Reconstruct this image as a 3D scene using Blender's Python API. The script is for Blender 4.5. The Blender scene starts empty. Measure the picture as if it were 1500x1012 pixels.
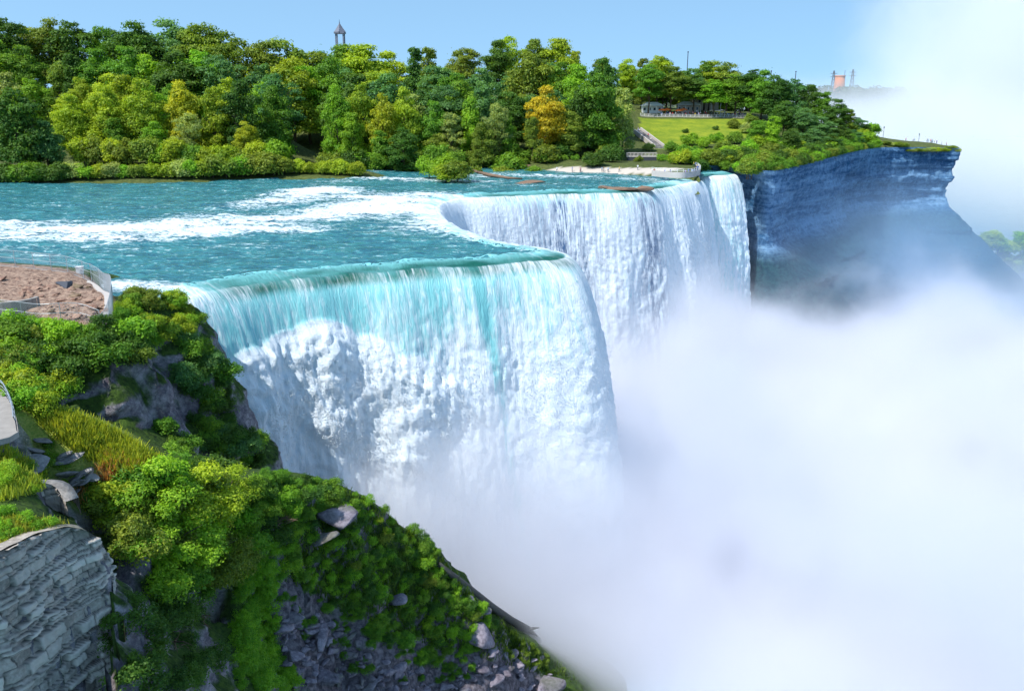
import bpy, math, random
import numpy as np
from mathutils import Vector, Matrix
from mathutils.bvhtree import BVHTree

scn = bpy.context.scene
COL = scn.collection
R = math.radians

# ------------------------------------------------------------------ camera, sky, sun, exposure
PITCH = R(16.1); FOC = 1300.0; CAMZ = 25.0
cam = bpy.data.objects.new("camera", bpy.data.cameras.new("camera"))
COL.objects.link(cam)
cam.location = (0, 0, CAMZ)
cam.rotation_euler = (math.pi / 2 - PITCH, 0, 0)
cam.data.sensor_width = 36.0
cam.data.lens = 36.0 * FOC / 1500.0
cam.data.clip_start = 0.5
cam.data.clip_end = 9000
scn.camera = cam

SUN_EL = R(55); SUN_AZ_VEC = Vector((-0.79, -0.61, 0)).normalized()   # direction TOWARDS the sun, on the ground
sun_dir = Vector((SUN_AZ_VEC.x * math.cos(SUN_EL), SUN_AZ_VEC.y * math.cos(SUN_EL), math.sin(SUN_EL)))
world = bpy.data.worlds.new("World"); scn.world = world; world.use_nodes = True
nt = world.node_tree
sky = nt.nodes.new('ShaderNodeTexSky'); sky.sky_type = 'NISHITA'; sky.sun_disc = False
sky.sun_elevation = SUN_EL
sky.sun_rotation = math.atan2(SUN_AZ_VEC.x, SUN_AZ_VEC.y)
sky.air_density = 1.0; sky.dust_density = 0.4; sky.ozone_density = 0.3; sky.altitude = 300
bg = nt.nodes['Background']; bg.inputs['Strength'].default_value = 0.15
tcw = nt.nodes.new('ShaderNodeTexCoord'); mpw = nt.nodes.new('ShaderNodeVectorMath'); mpw.operation = 'MULTIPLY_ADD'
mpw.inputs[1].default_value = (1, 1, 0.8); mpw.inputs[2].default_value = (0, 0, 0.30)   # a clear high-pressure sky: blue kept down to the horizon
nt.links.new(tcw.outputs['Generated'], mpw.inputs[0]); nmw = nt.nodes.new('ShaderNodeVectorMath'); nmw.operation = 'NORMALIZE'
nt.links.new(mpw.outputs[0], nmw.inputs[0]); nt.links.new(nmw.outputs[0], sky.inputs[0])
wb = nt.nodes.new('ShaderNodeMix'); wb.data_type = 'RGBA'; wb.blend_type = 'MULTIPLY'; wb.inputs[0].default_value = 1.0; wb.inputs[7].default_value = (0.87, 1.02, 0.97, 1)   # clear cyan-blue air
nt.links.new(sky.outputs[0], wb.inputs[6]); nt.links.new(wb.outputs[2], bg.inputs['Color'])
sun = bpy.data.objects.new("sun", bpy.data.lights.new("sun", 'SUN')); COL.objects.link(sun)
sun.data.energy = 3.3; sun.data.angle = R(0.5); sun.data.color = (1.0, 0.97, 0.92)
sun.rotation_euler = sun_dir.to_track_quat('Z', 'Y').to_euler()
scn.view_settings.view_transform = 'Standard'; scn.view_settings.look = 'None'
scn.view_settings.exposure = 0.74; scn.view_settings.gamma = 1.0
cy = scn.cycles
cy.volume_bounces = 8; cy.max_bounces = 10; cy.diffuse_bounces = 3; cy.glossy_bounces = 2
cy.transmission_bounces = 3; cy.transparent_max_bounces = 8
cy.volume_step_rate = 0.5; cy.volume_max_steps = 128
cy.use_adaptive_sampling = True; cy.adaptive_threshold = 0.02
cy.use_denoising = True
cy.sample_clamp_indirect = 4.0

# ------------------------------------------------------------------ helpers
CP, SP = math.cos(PITCH), math.sin(PITCH)
def ray(px, py):
    dx = (px - 750.0) / FOC; dy = (506.0 - py) / FOC
    return Vector((dx, CP + dy * SP, -SP + dy * CP))
def P(px, py, z):
    d = ray(px, py); t = (z - CAMZ) / d.z
    return Vector((d.x * t, d.y * t, z))
def PY(px, py, Y):
    d = ray(px, py); t = Y / d.y
    return Vector((d.x * t, Y, CAMZ + d.z * t))
def proj(p):
    x, y, z = p[0], p[1], p[2] - CAMZ
    d = y * CP - z * SP; u = y * SP + z * CP
    return 750 + FOC * x / d, 506 - FOC * u / d

_rs = np.random.RandomState(7)
_perm = _rs.permutation(4096).astype(np.int64)
_g = _rs.normal(size=(4096, 3)); _g /= np.linalg.norm(_g, axis=1)[:, None]
def perlin(p):
    """gradient noise at n x 3 points, about -0.7..0.7"""
    p = np.asarray(p, dtype=np.float64)
    i = np.floor(p).astype(np.int64); f = p - i
    w = f * f * f * (f * (f * 6 - 15) + 10)
    out = np.zeros(len(p))
    for a in (0, 1):
        wa = w[:, 0] if a else 1 - w[:, 0]
        ha = _perm[(i[:, 0] + a) & 4095]
        for b in (0, 1):
            wb = wa * (w[:, 1] if b else 1 - w[:, 1])
            hb = _perm[(ha + i[:, 1] + b) & 4095]
            for c in (0, 1):
                wc = wb * (w[:, 2] if c else 1 - w[:, 2])
                h = _perm[(hb + i[:, 2] + c) & 4095]
                g = _g[h]
                out += wc * (g[:, 0] * (f[:, 0] - a) + g[:, 1] * (f[:, 1] - b) + g[:, 2] * (f[:, 2] - c))
    return out * 1.4
def fbm(p, octs=4, gain=0.5, lac=2.03):
    p = np.asarray(p, dtype=np.float64); a = 1.0; s = np.zeros(len(p)); n = 0
    for k in range(octs):
        s += a * perlin(p + 17.3 * k); n += a; a *= gain; p = p * lac
    return s / n
def billow(p, octs=4, gain=0.5, lac=2.1):
    p = np.asarray(p, dtype=np.float64); a = 1.0; s = np.zeros(len(p)); n = 0
    for k in range(octs):
        s += a * np.abs(perlin(p + 31.7 * k)); n += a; a *= gain; p = p * lac
    return s / n
def sstep(a, b, x):
    t = np.clip((x - a) / (b - a), 0, 1); return t * t * (3 - 2 * t)

def mesh_np(name, V, F, mat=None, smooth=True, attrs=None):
    """one mesh from an n x 3 array and an m x k face array"""
    V = np.asarray(V, dtype=np.float32); F = np.asarray(F, dtype=np.int32)
    me = bpy.data.meshes.new(name)
    k = F.shape[1]
    me.vertices.add(len(V)); me.vertices.foreach_set('co', V.ravel())
    me.loops.add(F.size); me.loops.foreach_set('vertex_index', F.ravel())
    me.polygons.add(len(F))
    me.polygons.foreach_set('loop_start', np.arange(0, F.size, k, dtype=np.int32))
    if smooth: me.polygons.foreach_set('use_smooth', np.ones(len(F), dtype=bool))
    for an, av in (attrs or {}).items():
        av = np.asarray(av, dtype=np.float32)
        a = me.attributes.new(an, 'FLOAT', 'POINT'); a.data.foreach_set('value', av.ravel())
    me.update(calc_edges=True); me.validate()
    if mat: me.materials.append(mat)
    return me
def grid_faces(nu, nv, keep=None):
    i = np.arange(nu - 1)[:, None] * nv + np.arange(nv - 1)[None, :]
    F = np.stack([i, i + nv, i + nv + 1, i + 1], axis=-1).reshape(-1, 4)
    return F if keep is None else F[keep.reshape(-1)]
def link(name, me, parent=None, kind=None, label=None, cat=None, group=None, loc=None):
    o = bpy.data.objects.new(name, me); COL.objects.link(o)
    if parent is not None: o.parent = parent
    if loc is not None: o.location = loc
    tag(o, label, cat, group, kind)
    return o
def tag(o, label=None, cat=None, group=None, kind=None):
    if label: o['label'] = label
    if cat: o['category'] = cat
    if group: o['group'] = group
    if kind: o['kind'] = kind
def empty(name, loc, label, cat, group=None, rz=0.0):
    o = bpy.data.objects.new(name, None); COL.objects.link(o)
    o.location = loc; o.rotation_euler = (0, 0, rz); o.empty_display_size = 0.3
    tag(o, label, cat, group); return o
def copy_tree(o, parent=None):
    c = o.copy(); COL.objects.link(c)
    if parent is not None: c.parent = parent
    for ch in list(o.children): copy_tree(ch, c)
    return c

class MB:
    """collects simple solids into one mesh"""
    def __init__(s): s.v = []; s.f = []
    def add(s, V, F):
        n = len(s.v); s.v += [tuple(v) for v in V]; s.f += [tuple(i + n for i in f) for f in F]
    def box(s, c, size, rz=0.0):
        hx, hy, hz = size[0] / 2, size[1] / 2, size[2] / 2
        m = Matrix.Rotation(rz, 3, 'Z')
        V = [Vector(c) + m @ Vector((a * hx, b * hy, d * hz)) for a in (-1, 1) for b in (-1, 1) for d in (-1, 1)]
        s.add(V, [(0, 1, 3, 2), (4, 6, 7, 5), (0, 4, 5, 1), (2, 3, 7, 6), (0, 2, 6, 4), (1, 5, 7, 3)])
    def tube(s, pts, rad, n=6, cap=True):
        pts = [Vector(p) for p in pts]
        if not hasattr(rad, '__len__'): rad = [rad] * len(pts)
        V = []; F = []
        for i, p in enumerate(pts):
            t = (pts[min(i + 1, len(pts) - 1)] - pts[max(i - 1, 0)]).normalized()
            a = t.cross(Vector((0.31, 0.17, 0.93)))
            if a.length < 1e-3: a = t.cross(Vector((1, 0, 0)))
            a.normalize(); b = t.cross(a)
            for k in range(n):
                an = 2 * math.pi * k / n
                V.append(p + (a * math.cos(an) + b * math.sin(an)) * rad[i])
        for i in range(len(pts) - 1):
            for k in range(n):
                k2 = (k + 1) % n
                F.append((i * n + k, i * n + k2, (i + 1) * n + k2, (i + 1) * n + k))
        if cap:
            F.append(tuple(range(n - 1, -1, -1))); F.append(tuple((len(pts) - 1) * n + k for k in range(n)))
        s.add(V, F)
    def lathe(s, prof, n=16, c=(0, 0, 0)):
        V = []; F = []
        for r, z in prof:
            for k in range(n):
                an = 2 * math.pi * k / n
                V.append((c[0] + r * math.cos(an), c[1] + r * math.sin(an), c[2] + z))
        for i in range(len(prof) - 1):
            for k in range(n):
                k2 = (k + 1) % n
                F.append((i * n + k, i * n + k2, (i + 1) * n + k2, (i + 1) * n + k))
        F.append(tuple(range(n - 1, -1, -1))); F.append(tuple((len(prof) - 1) * n + k for k in range(n)))
        s.add(V, F)
    def mesh(s, name, mat, smooth=False):
        me = bpy.data.meshes.new(name); me.from_pydata([tuple(v) for v in s.v], [], s.f); me.update()
        if smooth: me.polygons.foreach_set('use_smooth', [True] * len(me.polygons))
        me.materials.append(mat); return me

# ---- material helper
class NT:
    def __init__(s, name):
        s.m = bpy.data.materials.new(name); s.m.use_nodes = True
        s.t = s.m.node_tree; s.t.nodes.clear(); s.out = s.n('ShaderNodeOutputMaterial')
    def n(s, typ, inputs=None, **props):
        nd = s.t.nodes.new(typ)
        for k, v in props.items(): setattr(nd, k, v)
        for k, v in (inputs or {}).items(): s.set(nd, k, v)
        return nd
    def set(s, nd, k, v):
        i = nd.inputs[k]
        if isinstance(v, bpy.types.NodeSocket): s.t.links.new(v, i)
        else:
            if hasattr(i.default_value, '__len__') and len(i.default_value) == 4 and len(v) == 3: v = (*v, 1)
            i.default_value = v
    def math(s, op, a, b=0.0, c=0.0, clamp=False):
        nd = s.n('ShaderNodeMath', {0: a, 1: b, 2: c}, operation=op); nd.use_clamp = clamp; return nd.outputs[0]
    def mix(s, f, a, b, blend='MIX'):
        nd = s.n('ShaderNodeMix', data_type='RGBA', blend_type=blend)
        s.set(nd, 0, f); s.set(nd, 6, a); s.set(nd, 7, b); return nd.outputs[2]
    def noise(s, vec, scale, detail=4.0, rough=0.55, dist=0.0):
        nd = s.n('ShaderNodeTexNoise', {'Scale': scale, 'Detail': detail, 'Roughness': rough, 'Distortion': dist})
        if vec is not None: s.set(nd, 'Vector', vec)
        return nd.outputs['Fac']
    def ramp(s, f, lo, hi, a=0.0, b=1.0):
        nd = s.n('ShaderNodeMapRange', {'Value': f, 'From Min': lo, 'From Max': hi, 'To Min': a, 'To Max': b}, interpolation_type='SMOOTHSTEP')
        return nd.outputs[0]
    def scaled(s, vec, sc):
        return s.n('ShaderNodeVectorMath', {0: vec, 1: sc}, operation='MULTIPLY').outputs[0]
    def attr(s, name): return s.n('ShaderNodeAttribute', attribute_name=name).outputs['Fac']
    def pos(s): return s.n('ShaderNodeNewGeometry').outputs['Position']
    def objc(s): return s.n('ShaderNodeTexCoord').outputs['Object']
    def bump(s, h, strength=0.5, dist=0.1):
        return s.n('ShaderNodeBump', {'Height': h, 'Strength': strength, 'Distance': dist}).outputs[0]
    def bsdf(s, col, rough=0.8, normal=None, spec=0.3, **kw):
        d = {'Base Color': col, 'Roughness': rough, 'Specular IOR Level': spec}
        d.update(kw)
        if normal is not None: d['Normal'] = normal
        nd = s.n('ShaderNodeBsdfPrincipled', d); return nd.outputs[0]
    def done(s, sh): s.t.links.new(sh, s.out.inputs['Surface']); return s.m

def plain(name, col, rough=0.7, var=0.25, scale=3.0, metallic=0.0):
    t = NT(name); v = t.objc()
    f = t.noise(v, scale, 5)
    c = t.mix(f, tuple(x * (1 - var) for x in col), tuple(min(1, x * (1 + var)) for x in col))
    return t.done(t.bsdf(c, rough, t.bump(f, 0.2, 0.02), Metallic=metallic))

def leaf_mat(name, trans=0.42, var=1.0):
    t = NT(name)
    oi = t.n('ShaderNodeObjectInfo')
    ti = t.attr('tint')
    base = oi.outputs['Color']
    dark = t.mix(1.0, base, (0.50, 0.62, 0.62), 'MULTIPLY')
    lite = t.mix(1.0, base, (1.55, 1.35, 0.85), 'MULTIPLY')
    c = t.mix(ti, dark, lite)
    hs = t.n('ShaderNodeHueSaturation', {'Color': c, 'Hue': t.ramp(oi.outputs['Random'], 0, 1, 0.49, 0.51), 'Saturation': 1.0, 'Value': 1.0})
    c = hs.outputs[0]
    d = t.bsdf(c, 0.55, spec=0.25)
    tr = t.n('ShaderNodeBsdfTranslucent', {'Color': t.mix(1.0, c, (1.3, 1.25, 0.5), 'MULTIPLY')}).outputs[0]
    sh = t.n('ShaderNodeMixShader', {0: trans, 1: d, 2: tr}).outputs[0]
    return t.done(sh)

M = {}
M['leaf'] = leaf_mat('foliage_leaves')
M['bark'] = plain('tree_bark', (0.10, 0.075, 0.055), 0.9, 0.4, 2.0)

# ------------------------------------------------------------------ large structure: crest line, rivers, falls
def catmull(pts, step):
    pts = [np.array(p, dtype=float) for p in pts]
    q = [2 * pts[0] - pts[1]] + pts + [2 * pts[-1] - pts[-2]]
    out = []
    for i in range(1, len(q) - 2):
        p0, p1, p2, p3 = q[i - 1], q[i], q[i + 1], q[i + 2]
        for k in range(24):
            t = k / 24
            out.append(0.5 * (2 * p1 + (p2 - p0) * t + (2 * p0 - 5 * p1 + 4 * p2 - p3) * t * t + (3 * p1 - p0 - 3 * p2 + p3) * t ** 3))
    out.append(pts[-1]); out = np.array(out)
    d = np.r_[0, np.cumsum(np.linalg.norm(np.diff(out, axis=0), axis=1))]
    n = int(d[-1] / step) + 1
    s = np.linspace(0, d[-1], n)
    return np.stack([np.interp(s, d, out[:, k]) for k in range(out.shape[1])], axis=1)

crest_px = [(205, 440), (250, 436), (300, 425), (350, 415), (400, 408), (450, 403), (500, 397), (560, 393), (620, 389), (690, 385),
            (750, 381), (795, 378), (822, 376), (828, 370), (800, 362), (745, 354), (700, 343), (668, 330), (645, 315), (640, 301), (662, 291),
            (700, 287), (760, 284), (830, 281), (900, 280), (940, 278), (970, 273), (1000, 268), (1016, 264.5), (1026, 262)]
CREST = catmull([P(x, y, 0)[:2] for x, y in crest_px], 0.30)
veil_px = [(1024, 270.5), (1036, 271.5), (1050, 273), (1063, 275), (1076, 278)]
VEIL = catmull([PY(x, 255, Y)[:2] for x, Y in veil_px], 0.35)

def seg_dist(pts, poly):
    """distance of n x 2 points to a polyline (coarse: by its vertices), and the nearest index"""
    D = np.full(len(pts), 1e9); I = np.zeros(len(pts), dtype=int)
    for s in range(0, len(pts), 20000):
        d = ((pts[s:s + 20000, None, :] - poly[None]) ** 2).sum(-1)
        j = d.argmin(1); I[s:s + 20000] = j; D[s:s + 20000] = np.sqrt(d[np.arange(len(j)), j])
    return D, I
def line_dist(pts, poly):
    a = poly[:-1]; b = poly[1:]; D = np.full(len(pts), 1e9)
    for i in range(len(a)):
        e = b[i] - a[i]; L = (e ** 2).sum() + 1e-9
        t = np.clip(((pts - a[i]) @ e) / L, 0, 1)
        D = np.minimum(D, np.linalg.norm(pts - (a[i] + t[:, None] * e), axis=1))
    return D
def inside(pts, poly):
    x, y = pts[:, 0], pts[:, 1]; r = np.zeros(len(pts), dtype=bool)
    n = len(poly); j = n - 1
    for i in range(n):
        xi, yi = poly[i]; xj, yj = poly[j]
        if yi != yj:
            r ^= ((yi > y) != (yj > y)) & (x < (xj - xi) * (y - yi) / (yj - yi) + xi)
        j = i
    return r

# foam bands on the upper river, as ground polylines with half widths in metres
def gl(*px): return np.array([P(x, y, 0)[:2] for x, y in px])
BANDS = [
    (gl((-200, 345), (0, 338), (120, 338), (230, 332), (300, 326), (400, 322), (500, 316), (600, 306), (660, 300)), 9.0, 1.0),
    (gl((150, 350), (260, 345), (330, 338), (430, 333)), 6.0, 0.9),
    (gl((-200, 372), (0, 366), (80, 370), (200, 366)), 4.0, 0.45),
    (gl((395, 300), (470, 280), (520, 285), (600, 290), (660, 300)), 8.0, 1.0),
    (gl((470, 312), (560, 298), (640, 296)), 10.0, 1.0),
    (gl((545, 318), (620, 322), (690, 346), (740, 352), (790, 360)), 4.0, 0.85),
    (gl((600, 290), (640, 310), (670, 330)), 10.0, 1.0),
    (gl((480, 268), (540, 262), (620, 264), (700, 268)), 5.0, 0.7),
    (gl((690, 262), (740, 256), (800, 258), (900, 262), (1000, 266)), 6.0, 0.6),
    (gl((700, 274), (800, 270), (900, 272)), 4.0, 0.45),
    (gl((170, 420), (210, 424), (245, 428), (275, 430)), 3.5, 0.8),
    (gl((300, 362), (350, 358), (420, 362), (470, 366)), 2.0, 0.55),
    (gl((100, 300), (200, 303), (260, 300)), 5.0, 0.3),
    (gl((380, 262), (450, 258), (530, 250)), 6.0, 0.5),
    (gl((425, 212), (450, 214), (480, 217)), 14.0, 1.2),
]
def river_foam(xy):
    f = np.zeros(len(xy))
    for poly, w, s in BANDS:
        d = line_dist(xy, poly)
        f = np.maximum(f, 0.86 * s * np.exp(-(d / (w * 1.6)) ** 2))
    q = np.c_[xy * [0.05, 0.12], np.zeros(len(xy))]
    f = f + 0.75 * fbm(q, 4) * (0.30 + f)
    return f
def river_z(xy, f=None):
    if f is None: f = river_foam(xy)
    x3 = np.c_[xy * [0.12, 0.2], np.full(len(xy), 3.3)]
    z = 0.55 * fbm(x3, 4) + (0.55 + 0.9 * fbm(np.c_[xy * 0.03, np.full(len(xy), 5.5)], 3)) * (billow(np.c_[xy * [0.16, 0.40], np.full(len(xy), 9.1)], 4, 0.6) - 0.25) + np.clip(f, 0, 1.2) * (0.15 + 1.1 * billow(np.c_[xy * 0.35, np.full(len(xy), 1.7)], 3))
    return z

LIP = 5.0
poly_up = np.r_[CREST, [P(1100, 240, 0)[:2], (140, 440), (-330, 440), (-330, 60), tuple(P(160, 450, 0)[:2])]]
def build_river():
    xs = np.arange(-230, 100, 0.5); ys = np.concatenate([np.arange(84, 170, 0.5), np.arange(170, 300, 0.8), np.arange(300, 432, 3.0)])
    X, Y = np.meshgrid(xs, ys, indexing='ij'); xy = np.c_[X.ravel(), Y.ravel()]
    ins = inside(xy, poly_up)
    d, _ = seg_dist(xy, CREST[::3])
    ok = (ins & (d > LIP - 1.6)).reshape(X.shape)
    keep = ok[:-1, :-1] & ok[1:, :-1] & ok[:-1, 1:] & ok[1:, 1:]
    f = river_foam(xy); z = river_z(xy, f)
    V = np.c_[xy, z]; F = grid_faces(len(xs), len(ys), keep)
    used = np.unique(F); mp = np.full(len(V), -1); mp[used] = np.arange(len(used))
    me = mesh_np('upper_river', V[used], mp[F], M['river'], True, {'foam': f[used]})
    return link('upper_river_water', me, kind='structure')

def water_material():
    t = NT('river_water'); p = t.pos()
    foam = t.attr('foam')
    flow = t.scaled(p, (0.16, 0.42, 0.4))
    n1 = t.noise(flow, 1.0, 6, 0.62, 0.6)
    n2 = t.noise(t.scaled(p, (0.55, 1.3, 1.0)), 1.0, 5, 0.65, 0.8)
    n3 = t.noise(t.scaled(p, (1.5, 3.2, 2.0)), 1.0, 3, 0.6, 0.4)
    deep = t.mix(t.ramp(n1, 0.36, 0.66), (0.016, 0.10, 0.14), (0.045, 0.225, 0.235))
    deep = t.mix(t.ramp(n2, 0.42, 0.72), deep, (0.06, 0.30, 0.32))
    m = t.math('ADD', foam, t.math('MULTIPLY', t.math('SUBTRACT', n2, 0.5), 2.0))
    m = t.math('ADD', m, t.math('MULTIPLY', t.math('SUBTRACT', n1, 0.5), 1.2))
    m = t.math('ADD', m, t.math('MULTIPLY', t.math('SUBTRACT', n3, 0.5), 1.1))
    m = t.ramp(m, 0.38, 1.05)
    caps = t.math('MULTIPLY', t.ramp(n2, 0.545, 0.66), t.ramp(n3, 0.47, 0.60))
    m = t.math('MAXIMUM', m, t.math('MULTIPLY', caps, t.ramp(n1, 0.38, 0.62, 0.15, 0.8)))
    col = t.mix(m, deep, (0.80, 0.85, 0.88))
    h = t.math('ADD', t.math('MULTIPLY', n2, 0.7), t.math('MULTIPLY', n3, 0.35))
    b = t.bump(h, 0.75, 0.6)
    return t.done(t.bsdf(col, t.ramp(m, 0, 1, 0.14, 0.75), b, 0.35))
M['river'] = water_material()

def falls_material():
    t = NT('falling_water'); 
    foam = t.attr('foam'); gap = t.attr('gap'); uu = t.attr('along'); vv = t.attr('down'); lip = t.attr('lip')
    uv = t.n('ShaderNodeCombineXYZ', {0: uu, 1: vv, 2: 0.0}).outputs[0]
    s1 = t.noise(t.scaled(uv, (1.0, 0.10, 1)), 1.0, 5, 0.6, 0.3)
    s2 = t.noise(t.scaled(uv, (2.6, 0.45, 1)), 1.0, 5, 0.65, 0.8)
    s3 = t.noise(t.scaled(uv, (0.25, 0.03, 1)), 1.0, 3, 0.5, 0.2)
    green = t.mix(lip, (0.24, 0.64, 0.66), (0.010, 0.115, 0.085))
    m = t.math('ADD', foam, t.math('MULTIPLY', t.math('SUBTRACT', s1, 0.5), 1.1))
    m = t.math('ADD', m, t.math('MULTIPLY', t.math('SUBTRACT', s2, 0.5), 1.3))
    m = t.math('ADD', m, t.math('MULTIPLY', t.math('SUBTRACT', s3, 0.5), 0.8))
    m = t.ramp(m, 0.05, 0.95)
    white = t.mix(t.ramp(s2, 0.35, 0.7), (0.78, 0.88, 0.94), (0.93, 0.955, 0.97))
    c = t.mix(m, green, white)
    g = t.math('MULTIPLY', gap, t.ramp(t.math('ADD', s1, t.math('MULTIPLY', s2, 0.5)), 0.62, 0.86))
    c = t.mix(g, c, (0.06, 0.13, 0.26))
    iso = t.noise(t.pos(), 1.1, 7, 0.68, 0.4)
    fz = t.ramp(foam, 0.5, 1.2)
    white = t.mix(t.math('MULTIPLY', fz, t.ramp(iso, 0.6, 0.38)), white, (0.80, 0.88, 0.94)); c = t.mix(m, green, white); c = t.mix(g, c, (0.06, 0.13, 0.26))
    h = t.math('ADD', t.math('ADD', t.math('MULTIPLY', s1, 0.5), s2), t.math('MULTIPLY', fz, t.math('MULTIPLY', iso, 1.6)))
    b = t.bump(h, 0.5, 0.7)
    d = t.bsdf(c, t.ramp(m, 0, 1, 0.3, 0.9), b, 0.2)
    tr = t.n('ShaderNodeBsdfTranslucent', {'Color': c}).outputs[0]
    return t.done(t.n('ShaderNodeMixShader', {0: 0.12, 1: d, 2: tr}).outputs[0])
M['falls'] = falls_material()

def build_falls(name, line, speed, drop, seed, foamtop, gapfn, puffs=None, z0=0.0, label=None, sm=40, river=True):
    """sheet of water: LIP metres of river, then a ballistic fall; speed/foamtop are functions of the position along the crest"""
    n = len(line)
    tang = np.gradient(line, axis=0); tang /= np.linalg.norm(tang, axis=1)[:, None]
    k = np.hanning(2 * sm + 1); k /= k.sum()
    nrm = np.stack([tang[:, 1], -tang[:, 0]], axis=1)
    pad = np.pad(nrm, ((sm, sm), (0, 0)), mode='edge')
    nrm = np.stack([np.convolve(pad[:, i], k, 'valid') for i in (0, 1)], axis=1)
    nrm /= np.linalg.norm(nrm, axis=1)[:, None]
    s_al = np.r_[0, np.cumsum(np.linalg.norm(np.diff(line, axis=0), axis=1))]
    up = np.linspace(-LIP, 0, 12)
    zz = np.concatenate([-np.linspace(0, 1, 16)[1:] ** 1.6 * 2.0, np.arange(-2.4, -drop, -0.36)])
    v = speed(s_al / s_al[-1])
    t = np.sqrt(-2 * zz / 9.8)
    outs = v[:, None] * np.r_[np.zeros(len(up)), t][None, :]
    off = np.r_[up, np.zeros(len(zz))][None, :] + outs
    zc = np.r_[np.zeros(len(up)), zz]
    X = line[:, None, 0] + nrm[:, None, 0] * off; Y = line[:, None, 1] + nrm[:, None, 1] * off
    nv = len(zc)
    Z = np.broadcast_to(zc[None, :], X.shape).copy()
    U = np.broadcast_to(s_al[:, None], X.shape); W = np.broadcast_to(np.r_[up, -zz + 0.0][None, :], X.shape)
    xy = np.c_[X.ravel(), Y.ravel()]; w = W.ravel(); u = U.ravel()
    rf = river_foam(xy); rz = river_z(xy, rf)
    near = sstep(3.0, -1.5, w) if river else sstep(1.0, -1.0, w) * 0.4
    z = Z.ravel() + rz * near + 0.012
    # the lip bows down before it breaks
    z -= 0.9 * sstep(-LIP + 1.0, 0.5, w) * sstep(4, 0, w) * 0.6 + z0 * 0
    # displacement away from the rock
    dn = sstep(0, 7, w)
    big = billow(np.c_[u * 0.085, w * 0.035, np.full(len(u), seed)], 3) * 4.2 - 1.0
    mid = billow(np.c_[u * 0.33 + 0.8 * perlin(np.c_[u * .2, w * .1, u * 0 + seed]), w * 0.13, np.full(len(u), seed + 5)], 4) * 2.2 - 0.5
    fine = billow(np.c_[u * 0.95, w * 0.40, np.full(len(u), seed + 9)], 4, 0.6) * 1.35 - 0.3
    strk = fbm(np.c_[u * 0.9, w * 0.05, np.full(len(u), seed + 2)], 3)
    dsp = dn * (big * 0.35 * sstep(4, 25, w) + mid * 0.55 * (0.35 + 0.65 * sstep(6, 24, w)) + fine * 0.8 * (0.25 + 0.75 * sstep(4, 16, w))) + 0.35 * strk * sstep(-1, 3, w)
    foam = foamtop(u / s_al[-1], w + 3.0 * fbm(np.c_[u * 0.22, w * 0.02, u * 0 + seed + 40], 3) * sstep(0.5, 4, w))
    if puffs is not None:
        pd = np.zeros(len(u))
        for (cu, cw, ru, rw, amp) in puffs:
            e = ((u - cu) / ru) ** 2 + ((w - cw) / rw) ** 2
            pd = np.maximum(pd, amp * np.clip(1.15 - e, 0, 1) ** 0.7)
        nz = billow(np.c_[u * 0.16, w * 0.16, np.full(len(u), seed + 21)], 5, 0.55)
        dsp += pd * (0.35 + 1.35 * nz + 0.45 * billow(np.c_[u * 0.55, w * 0.5, np.full(len(u), seed + 27)], 3, 0.6) - 0.3)
        foam = foam + np.clip(pd, 0, 2) * 0.6
    nn = np.repeat(nrm, nv, axis=0)
    slope = np.clip(w / 6, 0, 1)
    x = xy[:, 0] + nn[:, 0] * dsp * slope; y = xy[:, 1] + nn[:, 1] * dsp * slope
    z = z + dsp * 0.35 * slope + z0
    foam = np.where(w < 0, rf * 0.9 - 0.1, foam + rf * 0.6 * sstep(10, 0, w))
    lipc = sstep(-LIP, -1.0, w) * sstep(2.2, 0.4, w) * (0.55 + 0.9 * np.clip(fbm(np.c_[u * 0.12, w * 0.3, u * 0 + seed], 3) + 0.3, 0, 1)) * np.clip(1.2 - rf * 1.6, 0, 1)
    me = mesh_np(name, np.c_[x, y, z], grid_faces(n, nv), M['falls'], True,
                 {'foam': foam, 'gap': gapfn(u / s_al[-1], w), 'along': u, 'down': w, 'lip': np.clip(lipc, 0, 1)})
    # close to the rock behind: nothing is seen through, the rock wall follows below
    o = link(name, me, kind='structure')
    if label: o['label'] = label
    return o

def crest_frac(px, py):
    p = np.array(P(px, py, 0)[:2]); s = np.r_[0, np.cumsum(np.linalg.norm(np.diff(CREST, axis=0), axis=1))]
    return s[((CREST - p) ** 2).sum(1).argmin()] / s[-1], s[-1]
fA, SL = crest_frac(830, 375); fB, _ = crest_frac(645, 310); fC, _ = crest_frac(662, 291); fG0, _ = crest_frac(790, 283); fG1, _ = crest_frac(838, 281); fG2, _ = crest_frac(925, 279); fG3, _ = crest_frac(948, 277)
def main_speed(f):
    v = np.full(len(f), 3.3)
    v = v + 0.5 * sstep(fA - 0.08, fA, f) * sstep(fA + .06, fA, f)
    v = np.where((f > fA + 0.02) & (f < fC), 3.0, v)
    k = np.hanning(61); k /= k.sum()
    return np.convolve(np.pad(v, 30, mode='edge'), k, 'valid') * (1 + 0.10 * np.sin(f * SL * 0.21) + 0.07 * np.sin(f * SL * 0.53 + 1))
def main_foam(f, w):
    nearf = sstep(fA + .01, fA - .03, f)
    far = 1 - nearf
    teal = sstep(0, 26, w) * 1.0 - 0.02 + 0.25 * sstep(fA - 0.14, fA - 0.05, f)
    groove = np.exp(-((f * SL - (0.755 * fA * SL + 0.12 * w)) / (0.8 + 0.02 * w)) ** 2)
    return nearf * (0.20 + teal - 0.75 * groove) + far * (0.55 + 0.5 * sstep(0, 5, w))
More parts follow.
